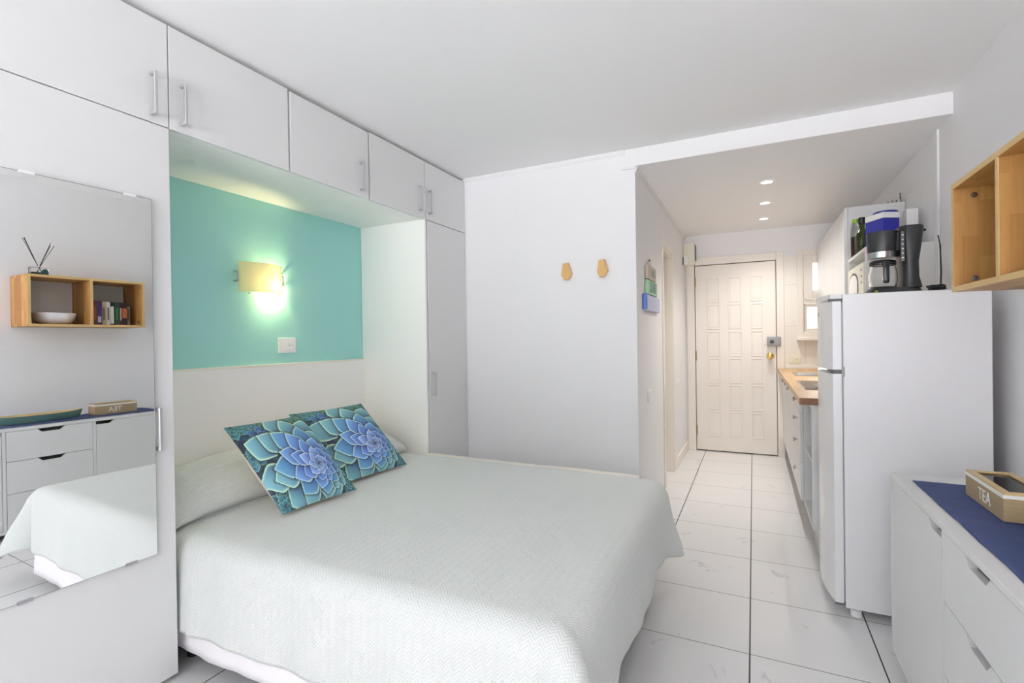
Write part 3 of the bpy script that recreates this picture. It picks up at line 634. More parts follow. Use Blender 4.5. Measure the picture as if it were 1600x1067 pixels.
def cushion_half(sign, N, size, T):
    """half of a knife-edge cushion in its own frame: x right, y up, z out of the face"""
    bm = bm_new(); cl = bm.verts.layers.float_color.new('print'); V = []
    for i in range(N):
        row = []
        for j in range(N):
            u, v = j / (N - 1) * 2 - 1, 1 - i / (N - 1) * 2
            pu = u * (1 - 0.035 * (1 - v * v) * abs(u) ** 3); pv = v * (1 - 0.035 * (1 - u * u) * abs(v) ** 3)
            th = T * (max(0, 1 - u * u) ** 0.62) * (max(0, 1 - v * v) ** 0.62) * (1 + 0.03 * math.sin(7 * u + 3 * v)); row.append(bm.verts.new((pu * size / 2, pv * size / 2, sign * th)))
        V.append(row)
    for i in range(N - 1):
        for j in range(N - 1):
            q = (V[i][j], V[i + 1][j], V[i + 1][j + 1], V[i][j + 1]); f = bm.faces.new(q if sign > 0 else q[::-1]); f.smooth = True
    return bm, V, cl
def make_cushion(name, label, BL, BR, TL):
    BL, BR, TL = Vector(BL), Vector(BR), Vector(TL); ux = (BR - BL).normalized(); uy = (TL - BL).normalized(); size = ((BR - BL).length + (TL - BL).length) / 2
    c = (BR + TL) / 2; nz = ux.cross(uy).normalized(); kx = (BR - BL).length / size; ky = (TL - BL).length / size; base = (BL + BR) / 2
    F = Matrix(((ux.x * kx, uy.x * ky, nz.x, c.x), (ux.y * kx, uy.y * ky, nz.y, c.y), (ux.z * kx, uy.z * ky, nz.z, c.z), (0, 0, 0, 1)))
    t = thing(name, label, 'cushion', base, 'succulent cushions on the bed')
    bm, V, cl = cushion_half(1, NC, size, 0.075)
    for i in range(NC):
        for j in range(NC): V[i][j][cl] = (*PRINT[i, j], 1)
    bm.transform(F); obj('front_cover', bm, M['print'], t, 'printed front with a large blue succulent rosette')
    bm, V, _ = cushion_half(-1, 50, size, 0.11); bm.transform(F); obj('back_cover', bm, M['pinkback'], t, 'plain pale pink back')
    return t
make_cushion('cushion', 'succulent print cushion in front, with its pale pink left edge showing', (-1.852, 1.500, 0.548), (-1.806, 1.900, 0.552), (-2.236, 1.494, 0.905))
make_cushion('cushion', 'succulent print cushion tucked behind the other, nearer the tall corner wardrobe', (-1.955, 1.925, 0.546), (-1.912, 2.440, 0.544), (-2.295, 1.905, 0.905))

# ------------------------------------------------------------------ wooden wall hooks
def hook(name, label, cx, cz):
    t = thing(name, label, 'hook', (cx, YB, cz), 'faceted wooden hooks on the white wall')
    out = [(-0.024, 0.058), (0.018, 0.060), (0.041, -0.020), (0.018, -0.060), (-0.018, -0.060), (-0.036, -0.025)]
    def ring(s, y): return [(cx + a * s, y, cz + b * s) for a, b in out]
    bm = bm_new(); R = [[bm.verts.new(p) for p in ring(s, y)] for s, y in ((0.55, YB - 0.002), (0.55, YB - 0.012), (1.0, YB - 0.022), (0.98, YB - 0.032), (0.9, YB - 0.036))]
    for a, b in zip(R, R[1:]):
        for i in range(6): bm.faces.new((a[i], a[(i + 1) % 6], b[(i + 1) % 6], b[i]))
    bm.faces.new(R[0]); bm.faces.new(R[-1]); bmesh.ops.recalc_face_normals(bm, faces=bm.faces)
    obj('hook_block', bm, M['bamboo'], t); obj('wall_plate', lathe(bm_new(), [(0.012, 0), (0.012, -0.003)], (cx, YB, cz), 16, 'y'), M['steel'], t)
hook('wall_hook', 'faceted bamboo wall hook nearer the corner wardrobe', -1.186, 1.773)
hook('wall_hook', 'faceted bamboo wall hook nearer the corridor corner', -0.926, 1.776)

# ------------------------------------------------------------------ hanging sign of three boards on the corridor wall
t = thing('hanging_sign', 'hanging sign of three weathered boards on the corridor wall', 'sign', (XC, 3.82, 1.50))
def board(y0, y1, z0, z1, mat, nm='board', th=0.022):
    return obj(nm, box(bm_new(), XC + 0.003, XC + 0.003 + th, y0, y1, z0, z1, 0.003), mat, t)
board(3.645, 3.965, 1.722, 1.825, M['bwood']).__setitem__('label', 'driftwood coloured top board')
g = board(3.635, 4.01, 1.612, 1.716, M['bgreen']); g['label'] = 'pale green middle board'
b_ = board(3.55, 4.115, 1.492, 1.606, M['bpale']); b_['label'] = 'pale lilac bottom board with blue left end'
obj('board_end', box(bm_new(), XC + 0.002, XC + 0.027, 3.540, 3.60, 1.496, 1.61, 0.008), M['bblue'], b_)
lettering('sign_lettering', 'SURF', 0.115, M['letterdark'], g, frame4((XC + 0.0262, 3.83, 1.664), (0, 1, 0), (0, 0, 1)), 0.0008, 1.0)
for k in range(5):
    bm = box(bm_new(), XC + 0.0252, XC + 0.0262, 3.77 + k * 0.034, 3.782 + k * 0.034, 1.745, 1.805 - 0.012 * (k % 2)); obj('paint_stroke', bm, M['letterdark'], t)
bm = tube(bm_new(), [(XC + 0.010, 3.70, 1.823), (XC + 0.008, 3.755, 1.868), (XC + 0.006, 3.775, 1.876), (XC + 0.008, 3.795, 1.868), (XC + 0.010, 3.85, 1.823)], 0.003, 6); obj('cord', bm, M['bwood'], t)
obj('nail', lathe(bm_new(), [(0.004, 0), (0.004, 0.014), (0.007, 0.015), (0.007, 0.018)], (XC, 3.775, 1.872), 10, 'x'), M['dgrey'], t)

# ------------------------------------------------------------------ electrics in the corridor's far corner
t = thing('fuse_box', 'cream fuse box with a grey flap high in the corner beside the front door', 'fuse box', (XC + 0.052, YE, 2.10))
obj('body', box(bm_new(), XC + 0.001, XC + 0.118, YE - 0.11, YE - 0.001, 2.105, 2.352, 0.004), M['cplastic'], t)
obj('flap', box(bm_new(), XC + 0.1185, XC + 0.126, YE - 0.10, YE - 0.012, 2.155, 2.325, 0.003), M['dgrey'], t, 'smoky grey flap')
t = thing('door_chime', 'small white door chime box on the corridor wall below the fuse box', 'door chime', (XC, 5.74, 2.09))
obj('body', box(bm_new(), XC + 0.013, XC + 0.062, 5.80, 5.88, 2.098, 2.19, 0.005), M['wplastic'], t); obj('back_plate', box(bm_new(), XC, XC + 0.0125, 5.803, 5.877, 2.104, 2.184, 0.002), M['dgrey'], t, 'dark strip standing in for the shaded gap to the wall')  # dark slab behind the body paints in the shaded gap at the wall
tag(obj('cable_duct', box(bm_new(), XC, XC + 0.018, YE - 0.03, YE - 0.012, 2.354, H2 - 0.037, 0.002), M['wplastic']), 'thin white cable duct running from fuse box up to ceiling', 'cable duct')
for k, (y, lab) in enumerate(((4.165, 'lit recessed ceiling downlight nearest the bedroom'), (4.812, 'lit recessed ceiling downlight in the middle of the row'), (5.455, 'lit recessed ceiling downlight nearest the front door'))):
    x = 0.103; t = thing('downlight', lab, 'ceiling light', (x, y, H2), 'recessed downlights in the corridor ceiling')
    obj('trim_ring', lathe(bm_new(), [(0.036, 0.0), (0.050, 0.0), (0.049, -0.005), (0.038, -0.006), (0.036, 0.0)], (x, y, H2), 28, caps=False), M['wplastic'], t, None, 40)
    obj('lens', lathe(bm_new(), [(0.0365, -0.0005), (0.0365, -0.0035)], (x, y, H2), 28), emit('downlight_glow', (1, 0.95, 0.86), 9), t, 'glowing lens')
    sl = bpy.data.lights.new('downlight_beam', 'SPOT'); sl.energy = 72; sl.color = (1, 0.955, 0.895); sl.spot_size = math.radians(130); sl.spot_blend = 1.0; sl.shadow_soft_size = 0.04
    so = bpy.data.objects.new('downlight_beam', sl); so.location = (x, y, H2 - 0.02); COL.objects.link(so)

# ------------------------------------------------------------------ kitchen base run
KX, PX, KZ = 0.290, 0.335, 0.905
def knob(parent, y, z, x=KX - DT): return obj('knob', lathe(bm_new(), [(0.006, 0), (0.006, -0.012), (0.015, -0.018), (0.016, -0.025), (0.010, -0.029)], (x, y, z), 16, 'x'), M['steel'], parent, 'round metal knob', 40)
def base_box(y0, y1, top=True):
    bm = bm_new(); box(bm, KX, XR - 0.01, y0, y0 + 0.018, 0.2, KZ); box(bm, KX, XR - 0.01, y1 - 0.018, y1, 0.2, KZ); box(bm, KX, XR - 0.01, y0 + .018, y1 - .018, 0.2, 0.218); box(bm, XR - 0.02, XR - 0.01, y0 + .018, y1 - .018, 0.218, KZ)
    box(bm, KX + 0.0, KX + 0.08, y0 + .018, y1 - .018, KZ - .018, KZ); return bm
t = thing('open_shelf_unit', 'open white kitchen base unit at the worktop end behind the fridge', 'kitchen unit', (0.62, 3.51, 0))
bm = base_box(3.245, 3.775); obj('body', bm, M['lam'], t); obj('shelf', box(bm_new(), KX + 0.01, XR - 0.021, 3.264, 3.756, 0.55, 0.568), M['lam'], t)
obj('plinth', box(bm_new(), PX, PX + 0.012, 3.245, 3.775, 0, 0.198), M['plinth'], t, 'aluminium plinth')
t = thing('drawer_unit', 'white kitchen base unit with four knobbed drawers', 'kitchen unit', (0.62, 4.02, 0))
obj('body', base_box(3.777, 4.262), M['lam'], t); obj('plinth', box(bm_new(), PX, PX + 0.012, 3.777, 4.262, 0, 0.198), M['plinth'], t, 'aluminium plinth')
for z0, z1, kz in ((0.785, 0.90, 0.848), (0.65, 0.782, 0.718), (0.46, 0.647, 0.565), (0.205, 0.457, 0.365)):
    d = obj('drawer', box(bm_new(), KX - DT, KX - 0.001, 3.779, 4.26, z0, z1, 0.0015, 1), M['lam'], t); knob(d, 4.02, kz)
for y0, y1, ky, lab in ((4.264, 4.86, 4.72, 'white kitchen base cupboard between the drawer unit and the sink cupboard'), (4.862, 5.43, 5.15, 'white kitchen base cupboard under the sink'), (5.432, YE - 0.008, 5.52, 'white kitchen base cupboard beside the front door')):
    t = thing('base_cupboard', lab, 'kitchen unit', (0.62, (y0 + y1) / 2, 0)); obj('body', base_box(y0, y1), M['lam'], t); obj('plinth', box(bm_new(), PX, PX + 0.012, y0, y1, 0, 0.198), M['plinth'], t, 'aluminium plinth')
    d = obj('door', box(bm_new(), KX - DT, KX - 0.001, y0 + .002, y1 - .002, 0.205, 0.90, 0.0015, 1), M['lam'], t); knob(d, ky, 0.855)
t = thing('worktop', 'wood stave kitchen worktop with a thick front edge', 'worktop', (0.59, 4.6, KZ))
SX0, SX1, SY0, SY1 = 0.345, 0.77, 4.96, 5.34      # sink cut-out
bm = bm_new(); y0, y1 = 3.222, YE - 0.008
box(bm, 0.23, SX0, y0, y1, KZ + .001, 0.945); box(bm, SX1, XR - 0.008, y0, y1, KZ + .001, 0.945); box(bm, SX0, SX1, y0, SY0, KZ + .001, 0.945); box(bm, SX0, SX1, SY1, y1, KZ + .001, 0.945)
obj('board', bm, M['worktop'], t); obj('end_edge', box(bm_new(), 0.2305, XR - 0.0085, y0 - 0.003, y0 - 0.0003, KZ + .0015, 0.9445), M['worktopend'], t, 'dark end grain edge')
obj('upstand', box(bm_new(), 0.302, XR - 0.008, YE - 0.022, YE - 0.008, 0.9455, 0.985, 0.002), M['wplastic'], t, 'white upstand with a grey line')
t = thing('sink', 'stainless steel sink set into the worktop near the front door', 'sink', (0.557, 5.15, 0.80))
bm = bm_new(); ringx = [(SX0 - 0.02, SX1 + 0.02, SY0 - 0.02, SY1 + 0.02, 0.9458), (SX0 - 0.02, SX1 + 0.02, SY0 - 0.02, SY1 + 0.02, 0.9485), (SX0 + 0.015, SX1 - 0.015, SY0 + 0.015, SY1 - 0.015, 0.9475), (SX0 + 0.025, SX1 - 0.025, SY0 + 0.025, SY1 - 0.025, 0.93), (SX0 + 0.04, SX1 - 0.04, SY0 + 0.04, SY1 - 0.04, 0.80)]
R = [[bm.verts.new(p) for p in ((a, c, z), (b, c, z), (b, d, z), (a, d, z))] for a, b, c, d, z in ringx]
for p, q in zip(R, R[1:]):
    for i in range(4): bm.faces.new((p[i], p[(i + 1) % 4], q[(i + 1) % 4], q[i]))
bm.faces.new(R[-1]); bmesh.ops.recalc_face_normals(bm, faces=bm.faces); obj('basin', bm, M['steel'], t)
obj('drain', lathe(bm_new(), [(0.04, 0), (0.04, 0.003), (0.02, 0.002)], (0.557, 5.15, 0.80), 20), M['dgrey'], t)
t = thing('hob', 'black glass hob set into the wood stave worktop behind the fridge', 'hob', (0.55, 4.04, 0.9455))
obj('glass_plate', box(bm_new(), 0.299, 0.79, 3.714, 4.366, 0.9455, 0.952, 0.002), M['hob'], t); obj('rim', box(bm_new(), 0.295, 0.794, 3.71, 4.37, 0.9452, 0.949, 0.001), M['steel'], t)
for x, y in ((0.46, 3.86), (0.46, 4.20), (0.66, 3.86), (0.66, 4.20)): obj('cooking_zone', lathe(bm_new(), [(0.088, 0), (0.088, 0.0004), (0.085, 0.0004), (0.085, 0)], (x, y, 0.952), 32, caps=False), M['grey'], t)
for y in (3.86, 3.95): obj('control_mark', box(bm_new(), 0.365, 0.41, y - 0.03, y + 0.03, 0.952, 0.9545, 0.001), M['black'], t)

# ------------------------------------------------------------------ kitchen wall units, microwave shelf
UX, UZ = 0.612, 2.205
t = None
for y0, y1, lab in ((4.24, 4.80, 'white kitchen wall cupboard nearest the fridge, bottles standing against its end'), (4.802, 5.36, 'middle white kitchen wall cupboard over the worktop'), (5.362, 5.93, 'white kitchen wall cupboard nearest the kitchen window')):
    t = thing('wall_cupboard', lab, 'kitchen wall unit', (0.78, (y0 + y1) / 2, 1.50))
    obj('body', box(bm_new(), UX + 0.004, XR - 0.008, y0, y1, 1.50, UZ - 0.002, 0.001, 1), M['lam'], t)
    d = obj('door', prism(bm_new(), [(1.502, UX - 0.02), (UZ - 0.03, UX - 0.02), (UZ - 0.010, UX - 0.017), (UZ, UX - 0.006), (UZ, UX + 0.002), (1.502, UX + 0.002)], 'y', y0 + 0.002, y1 - 0.002), M['lam'], t)
    knob(d, y0 + 0.06, 1.56, UX - 0.02)
t = thing('shelf_cabinet', 'white open cabinet holding the microwave behind the fridge', 'cabinet', (0.78, 3.93, 1.405))
bm = bm_new(); zt = 1.825
box(bm, UX, XR - 0.008, 3.62, 3.638, 1.405, zt, 0.001, 1); obj('side_panel', bm, M['lam'], t); obj('side_panel', box(bm_new(), UX, XR - 0.008, 4.214, 4.232, 1.405, zt, 0.001, 1), M['lam'], t); obj('top_board', box(bm_new(), UX, XR - 0.0085, 3.6385, 4.2135, zt - 0.02, zt, 0.001, 1), M['lam'], t); obj('microwave_shelf', box(bm_new(), UX, XR - 0.0085, 3.6385, 4.2135, 1.43, 1.45, 0.001, 1), M['lam'], t)
t = thing('microwave', 'cream microwave oven with an arched door inside the open cabinet', 'microwave', (0.77, 3.93, 1.451))
MX = UX - 0.004
obj('body', box(bm_new(), MX + 0.02, XR - 0.03, 3.665, 4.19, 1.452, 1.745, 0.006), M['cplastic'], t)
bm = box(bm_new(), MX, MX + 0.019, 3.79, 4.19, 1.455, 1.742, 0.005); dr = obj('door', bm, M['cplastic'], t)
arch = [(3.83, 1.49)] + [(4.15, 1.49)] + [(3.99 + 0.16 * math.cos(a), 1.625 + 0.08 * math.sin(a)) for a in np.linspace(0, PI, 14)]
obj('door_window', prism(bm_new(), arch, 'x', MX - 0.003, MX - 0.0003), M['dgrey'], dr, 'dark arched door window')
arch2 = [(3.845, 1.503), (4.135, 1.503)] + [(3.99 + 0.145 * math.cos(a), 1.622 + 0.068 * math.sin(a)) for a in np.linspace(0, PI, 14)]
obj('window_field', prism(bm_new(), arch2, 'x', MX - 0.005, MX - 0.0031), M['lamwarm'], dr)
pn = obj('control_panel', box(bm_new(), MX, MX + 0.019, 3.665, 3.786, 1.455, 1.742, 0.005), M['cplastic'], t)
for z in (1.70, 1.66, 1.62): obj('button', lathe(bm_new(), [(0.008, 0), (0.007, -0.004)], (MX, 3.725, z), 12, 'x'), M['grey'], pn)
obj('dial', lathe(bm_new(), [(0.026, 0), (0.024, -0.014), (0.018, -0.016)], (MX, 3.725, 1.53), 20, 'x'), M['cplastic'], pn, None, 40)

# bottles, box, tin, rack on top of the cabinet
def bottle(name, label, x, y, z, prof, mat, cap, capmat, inner=None):
    t = thing(name, label, 'bottle', (x, y, z), 'bottles on the microwave cabinet'); obj('body', lathe(bm_new(), prof, (x, y, z), 24), mat, t, None, 50)
    if inner: obj('contents', lathe(bm_new(), inner[0], (x, y, z), 20), inner[1], t, 'brown seeds inside', 50)
    obj('cap', lathe(bm_new(), cap, (x, y, z), 20), capmat, t, None, 40)
bottle('glass_jar', 'clear bottle of brown seeds with a lime green cap', 0.648, 4.165, 1.8255, [(0.024, 0), (0.028, 0.005), (0.028, 0.19), (0.024, 0.215), (0.016, 0.235), (0.016, 0.245)], M['clear'], [(0.019, 0.246), (0.019, 0.27), (0.016, 0.273)], M['limecap'], ([(0.0245, 0.006), (0.0245, 0.15)], M['spice']))
bottle('oil_bottle', 'dark green square shouldered oil bottle with a black cap', 0.672, 4.08, 1.8255, [(0.030, 0), (0.035, 0.006), (0.036, 0.14), (0.030, 0.165), (0.020, 0.185), (0.017, 0.20), (0.017, 0.225)], M['olive'], [(0.021, 0.222), (0.021, 0.262), (0.018, 0.265)], M['black'])
t = thing('blue_box', 'royal blue carton with a white lid on the microwave cabinet', 'box', (0.745, 3.80, 1.8255))
R_ = Matrix.Translation((0.735, 3.83, 1.8255)) @ Matrix.Rotation(math.radians(28), 4, 'Z')
bm = box(bm_new(), -0.052, 0.052, -0.072, 0.072, 0, 0.185, 0.002); bm.transform(R_); obj('carton', bm, M['blue'], t)
bm = box(bm_new(), -0.0535, 0.0535, -0.0735, 0.0735, 0.186, 0.222, 0.003); bm.transform(R_); obj('lid', bm, M['wplastic'], t, 'white lid')
t = thing('round_tin', 'round dark blue tin behind the blue carton', 'tin', (0.80, 3.98, 1.8255))
obj('body', lathe(bm_new(), [(0.066, 0), (0.066, 0.235)], (0.79, 4.02, 1.8255), 32), M['wplastic'], t, None, 40); obj('lid', lathe(bm_new(), [(0.069, 0.236), (0.069, 0.268), (0.064, 0.274)], (0.79, 4.02, 1.8255), 32), M['bluetin'], t, 'dark blue lid', 40)
tag(obj('white_carton', box(bm_new(), 0.865, 0.925, 3.86, 3.94, 1.8255, 2.075, 0.002), M['wplastic']), 'tall plain white carton beside the blue carton, against the tiled wall', 'box')
bm = bm_new(); y = 4.30
tube(bm, [(0.858, y, UZ + 0.022), (0.868, y, UZ + 0.003), (0.90, y, UZ + 0.003), (0.938, y, UZ + 0.003)], 0.003, 6)
for x in (0.885, 0.908): tube(bm, [(x, y, UZ + 0.003), (x + 0.001, y, UZ + 0.026)], 0.0035, 6)
tube(bm, [(0.936, y, UZ + 0.003), (0.932, y, UZ + 0.04), (0.928, y, UZ + 0.072)], 0.0035, 6); tube(bm, [(0.932, y + 0.02, UZ + 0.04), (0.936, y + .02, UZ + 0.076)], 0.003, 6); tube(bm, [(0.932, y, UZ + 0.04), (0.932, y + .02, UZ + 0.04)], 0.003, 6)
tag(obj('wire_rack', bm, M['dgrey']), 'small dark wire rack lying on top of the kitchen wall cupboard', 'rack')

# ------------------------------------------------------------------ fridge
FX, FX1, FY, FY1, FZ = 0.369, 0.888, 2.707, 3.205, 1.484
t = thing('fridge', 'white two door fridge freezer standing at the corridor entrance', 'fridge', ((FX + FX1) / 2, (FY + FY1) / 2, 0))
obj('body', box(bm_new(), FX, FX1, FY, FY1, 0.042, FZ, 0.004), M['fridge'], t)
def fdoor(z0, z1, nm):
    n = 14; o = []
    for i in range(n + 1):
        s = i / n; o.append((FY + 0.003 + (FY1 - FY - 0.006) * s, ))
    ys = np.linspace(FY + 0.002, FY1 - 0.002, n + 1)
    # bowed front: section in (x, y); prism axis z takes (x, y)
    poly = [(FX - 0.006, ys[0]), (FX - 0.006, ys[-1])] + [(FX - 0.040 - 0.030 * (1 - (2 * s - 1) ** 2), y) for s, y in [(1 - i / n, ys[::-1][i]) for i in range(n + 1)]]
    bm = prism(bm_new(), poly, 'z', z0, z1, 0.0); return obj(nm, bm, M['fridge'], t, None, 25)
up = fdoor(1.137, 1.452, 'freezer_door'); lo = fdoor(0.062, 1.118, 'fridge_door')
bm = bm_new(); n = 14
poly = [(FX - 0.002, FY + 0.006), (FX - 0.002, FY1 - 0.006)] + [(FX - 0.046 - 0.03 * (1 - (2 * s - 1) ** 2), FY + (FY1 - FY) * s) for s in np.linspace(0.99, 0.01, n)]
obj('top_cap', prism(bm_new(), poly, 'z', 1.464, FZ), M['fridge'], t); obj('top_hinge', box(bm_new(), FX - 0.05, FX - 0.001, FY + 0.004, FY + 0.05, 1.4535, 1.463, 0.001), M['dgrey'], t)
obj('middle_hinge', box(bm_new(), FX - 0.042, FX - 0.001, FY + 0.002, FY + 0.05, 1.1195, 1.1355, 0.001), M['dgrey'], t)
obj('hinge_pin', box(bm_new(), FX - 0.006, FX + 0.006, FY - 0.003, FY - 0.0002, 1.105, 1.15, 0.001), M['grey'], t)
obj('lower_hinge', box(bm_new(), FX - 0.04, FX - 0.001, FY + 0.006, FY + 0.05, 0.05, 0.0605, 0.001), M['dgrey'], t)
obj('door_seal', box(bm_new(), FX - 0.0058, FX - 0.0004, FY + 0.008, FY1 - 0.008, 0.07, 1.445), M['grey'], t)
obj('brand_badge', box(bm_new(), FX - 0.0725, FX - 0.0695, 2.94, 2.962, 1.39, 1.41, 0.001), M['grey'], up)
for x in (FX + 0.045, FX1 - 0.045):
    for y in (FY + 0.04, FY1 - 0.04): obj('foot', lathe(bm_new(), [(0.022, 0), (0.022, 0.026), (0.014, 0.03), (0.014, 0.042)], (x, y, 0), 16), M['wplastic'], t, None, 40)

# ------------------------------------------------------------------ coffee maker on the fridge
CZ = FZ; t = thing('coffee_maker', 'black drip coffee maker with a glass jug on top of the fridge', 'coffee maker', (0.60, 2.95, CZ))
def rrect(x0, x1, y0, y1, r, n=5):
    o = []
    for cx, cy, a0 in ((x1 - r, y1 - r, 0), (x0 + r, y1 - r, PI / 2), (x0 + r, y0 + r, PI), (x1 - r, y0 + r, 1.5 * PI)):
        for k in range(n + 1): o.append((cx + r * math.cos(a0 + k * PI / 2 / n), cy + r * math.sin(a0 + k * PI / 2 / n)))
    return o
def loft(secs, mat, name, label=None):
    bm = bm_new(); R = [[bm.verts.new((a, b, z)) for a, b in rrect(x0, x1, y0, y1, r)] for z, x0, x1, y0, y1, r in secs]; m_ = len(R[0])
    for p, q in zip(R, R[1:]):
        for i in range(m_): bm.faces.new((p[i], p[(i + 1) % m_], q[(i + 1) % m_], q[i]))
    bm.faces.new(R[0]); bm.faces.new(R[-1]); bmesh.ops.recalc_face_normals(bm, faces=bm.faces); return obj(name, bm, mat, t, label, 35)
loft([(CZ, 0.492, 0.712, 2.865, 3.045, 0.05), (CZ + 0.012, 0.494, 0.710, 2.866, 3.044, 0.05), (CZ + 0.026, 0.505, 0.703, 2.872, 3.038, 0.045), (CZ + 0.034, 0.512, 0.700, 2.878, 3.032, 0.04)], M['char'], 'base')
loft([(CZ + 0.03, 0.630, 0.708, 2.872, 3.040, 0.03), (CZ + 0.08, 0.634, 0.697, 2.878, 3.034, 0.028), (CZ + 0.15, 0.632, 0.695, 2.876, 3.036, 0.028), (CZ + 0.22, 0.626, 0.704, 2.872, 3.040, 0.03), (CZ + 0.31, 0.620, 0.714, 2.868, 3.046, 0.034), (CZ + 0.318, 0.622, 0.711, 2.872, 3.042, 0.034)], M['char'], 'tower')
bc = (0.566, 2.945)
obj('filter_basket', lathe(bm_new(), [(0.055, 0.192), (0.060, 0.205), (0.064, 0.30), (0.062, 0.304), (0.02, 0.306)], (*bc, CZ), 36), M['char'], t, None, 40)
obj('basket_band', lathe(bm_new(), [(0.0595, 0.178), (0.061, 0.178), (0.0625, 0.206), (0.0595, 0.206)], (*bc, CZ), 36), M['steel'], t, 'brushed steel band', 40)
obj('basket_arm', box(bm_new(), 0.60, 0.635, 2.905, 2.995, CZ + 0.205, CZ + 0.300, 0.006), M['black'], t)
j = obj('jug', lathe(bm_new(), [(0.046, 0.0365), (0.053, 0.040), (0.058, 0.075), (0.057, 0.105), (0.050, 0.140), (0.050, 0.152), (0.048, 0.152), (0.048, 0.139), (0.055, 0.104), (0.056, 0.075), (0.051, 0.042), (0.044, 0.039)], (*bc, CZ), 36), M['clear'], t, 'clear glass jug', 60)
obj('jug_lid', lathe(bm_new(), [(0.052, 0.153), (0.054, 0.158), (0.050, 0.166), (0.02, 0.172)], (*bc, CZ), 32), M['black'], j, None, 40)
obj('jug_band', lathe(bm_new(), [(0.0505, 0.144), (0.0535, 0.144), (0.0535, 0.151), (0.0505, 0.151)], (*bc, CZ), 32, caps=False), M['black'], j)
bm = prism(bm_new(), [(2.893, CZ + 0.148), (2.868, CZ + 0.158), (2.852, CZ + 0.150), (2.848, CZ + 0.12), (2.850, CZ + 0.06), (2.862, CZ + 0.052), (2.874, CZ + 0.06), (2.870, CZ + 0.12), (2.880, CZ + 0.138), (2.897, CZ + 0.138)], 'x', 0.552, 0.574, 0.003)
obj('jug_handle', bm, M['black'], j, None, 40)
wg = obj('water_gauge', box(bm_new(), 0.6205, 0.634, 2.864, 2.874, CZ + 0.15, CZ + 0.29, 0.002), M['dgrey'], t, 'water level strip')
for k in range(6): obj('tick', box(bm_new(), 0.6235, 0.6305, 2.8625, 2.8638, CZ + 0.165 + k * 0.021, CZ + 0.169 + k * 0.021), M['letterwhite'], wg)
obj('lid_catch', lathe(bm_new(), [(0.006, 0), (0.006, 0.016), (0.003, 0.018)], (0.711, 2.93, CZ + 0.298), 10, 'x'), M['black'], t, None, 40)
obj('power_button', box(bm_new(), 0.52, 0.532, 2.866, 2.873, CZ + 0.012, CZ + 0.020, 0.001), M['limecap'], t)
# power lead coiled on the fridge
pts = []
for k in range(60):
    a = k * 0.55; r = 0.030 - 0.006 * math.sin(k * 0.9); pts.append((0.722 + r * 0.9 * math.cos(a), 2.765 + r * math.sin(a) * 0.9, CZ + 0.005 + 0.018 * abs(math.sin(k * 0.37))))
pts = [(0.735, 2.80, CZ + 0.01)] + pts
bm = tube(bm_new(), pts, 0.004, 6); tube(bm, [(0.735, 2.80, CZ + 0.012), (0.80, 3.05, CZ + 0.02), (0.900, 3.38, CZ + 0.05), (0.925, 3.46, CZ + 0.15), (0.932, 3.50, CZ + 0.30), (0.937, 3.55, CZ + 0.36)], 0.004, 6)
tag(obj('power_lead', bm, M['black']), 'black power lead coiled on the fridge top and running up the wall', 'cable')

# ------------------------------------------------------------------ sideboard
SX, SYN, SYF, SZ0, SZ1 = 0.486, 0.76, 2.442, 0.045, 0.746
t = thing('sideboard', 'low white sideboard with dark finger-pull cutouts against the right wall', 'sideboard', (0.715, 1.6, 0))
xf = SX + 0.003; th = 0.024; SBX = XR - 0.012
bm = bm_new(); box(bm, SX, SBX, SYF - th, SYF, SZ0, SZ1, 0.0015, 1); box(bm, SX, SBX, SYN, SYN + th, SZ0, SZ1, 0.0015, 1); box(bm, SX, SBX, SYN + th, SYF - th, SZ1 - 0.020, SZ1, 0.0015, 1); box(bm, SX, SBX, SYN + th, SYF - th, SZ0, SZ0 + 0.024, 0.0015, 1)
for y in (1.3425, 1.837): box(bm, SX + 0.002, SBX, y - 0.009, y + 0.009, SZ0 + 0.024, SZ1 - 0.02)
box(bm, SBX - 0.008, SBX, SYN + th, SYF - th, SZ0 + 0.024, SZ1 - 0.02)
obj('body', bm, M['lam'], t); obj('cutout_shade', box(bm_new(), SX + 0.06, SX + 0.064, SYN + th + .001, SYF - th - .001, SZ0 + 0.026, SZ1 - 0.022), M['dgrey'], t)  # dark sheet behind the finger pulls stands in for the shade inside
ZT_ = SZ1 - 0.022
def panel(nm, y0, y1, z0, z1, cut=None):
    """door or drawer front with a slanted finger-pull notch in its top edge: cut = (ya, yb, which side slants)"""
    g_ = 0.002; y0 += g_; y1 -= g_
    if cut:
        a, b, sa, sb = cut; poly = [(y0, z0), (y1, z0), (y1, z1)]
        if b < y1: poly += [(b, z1)]
        else: poly.pop()
        poly += [(min(b, y1) - sb, z1 - 0.024), (max(a, y0) + sa, z1 - 0.024)]
        if a > y0: poly += [(a, z1), (y0, z1)]
        if a <= y0: pass
    else: poly = [(y0, z0), (y1, z0), (y1, z1), (y0, z1)]
    return obj(nm, prism(bm_new(), poly, 'x', SX + 0.002, SX + 0.020), M['lam'], t)
panel('door', SYN + th, 1.333, SZ0 + 0.026, ZT_, (1.21, 1.34, 0.03, 0.0))
for z0, z1 in ((0.525, ZT_), (0.308, 0.522), (SZ0 + 0.026, 0.305)): panel('drawer', 1.352, 1.828, z0, z1, (1.515, 1.665, 0.024, 0.024))
panel('door', 1.846, SYF - th, SZ0 + 0.026, ZT_, (1.84, 1.965, 0.0, 0.03))
for y in (SYN + 0.18, SYF - 0.16):
    for x in (SX + 0.03, SBX - 0.05): obj('leg', box(bm_new(), x, x + 0.04, y - 0.02, y + 0.02, 0, SZ0 - 0.001, 0.002), M['oakleg'], t, 'short oak leg')
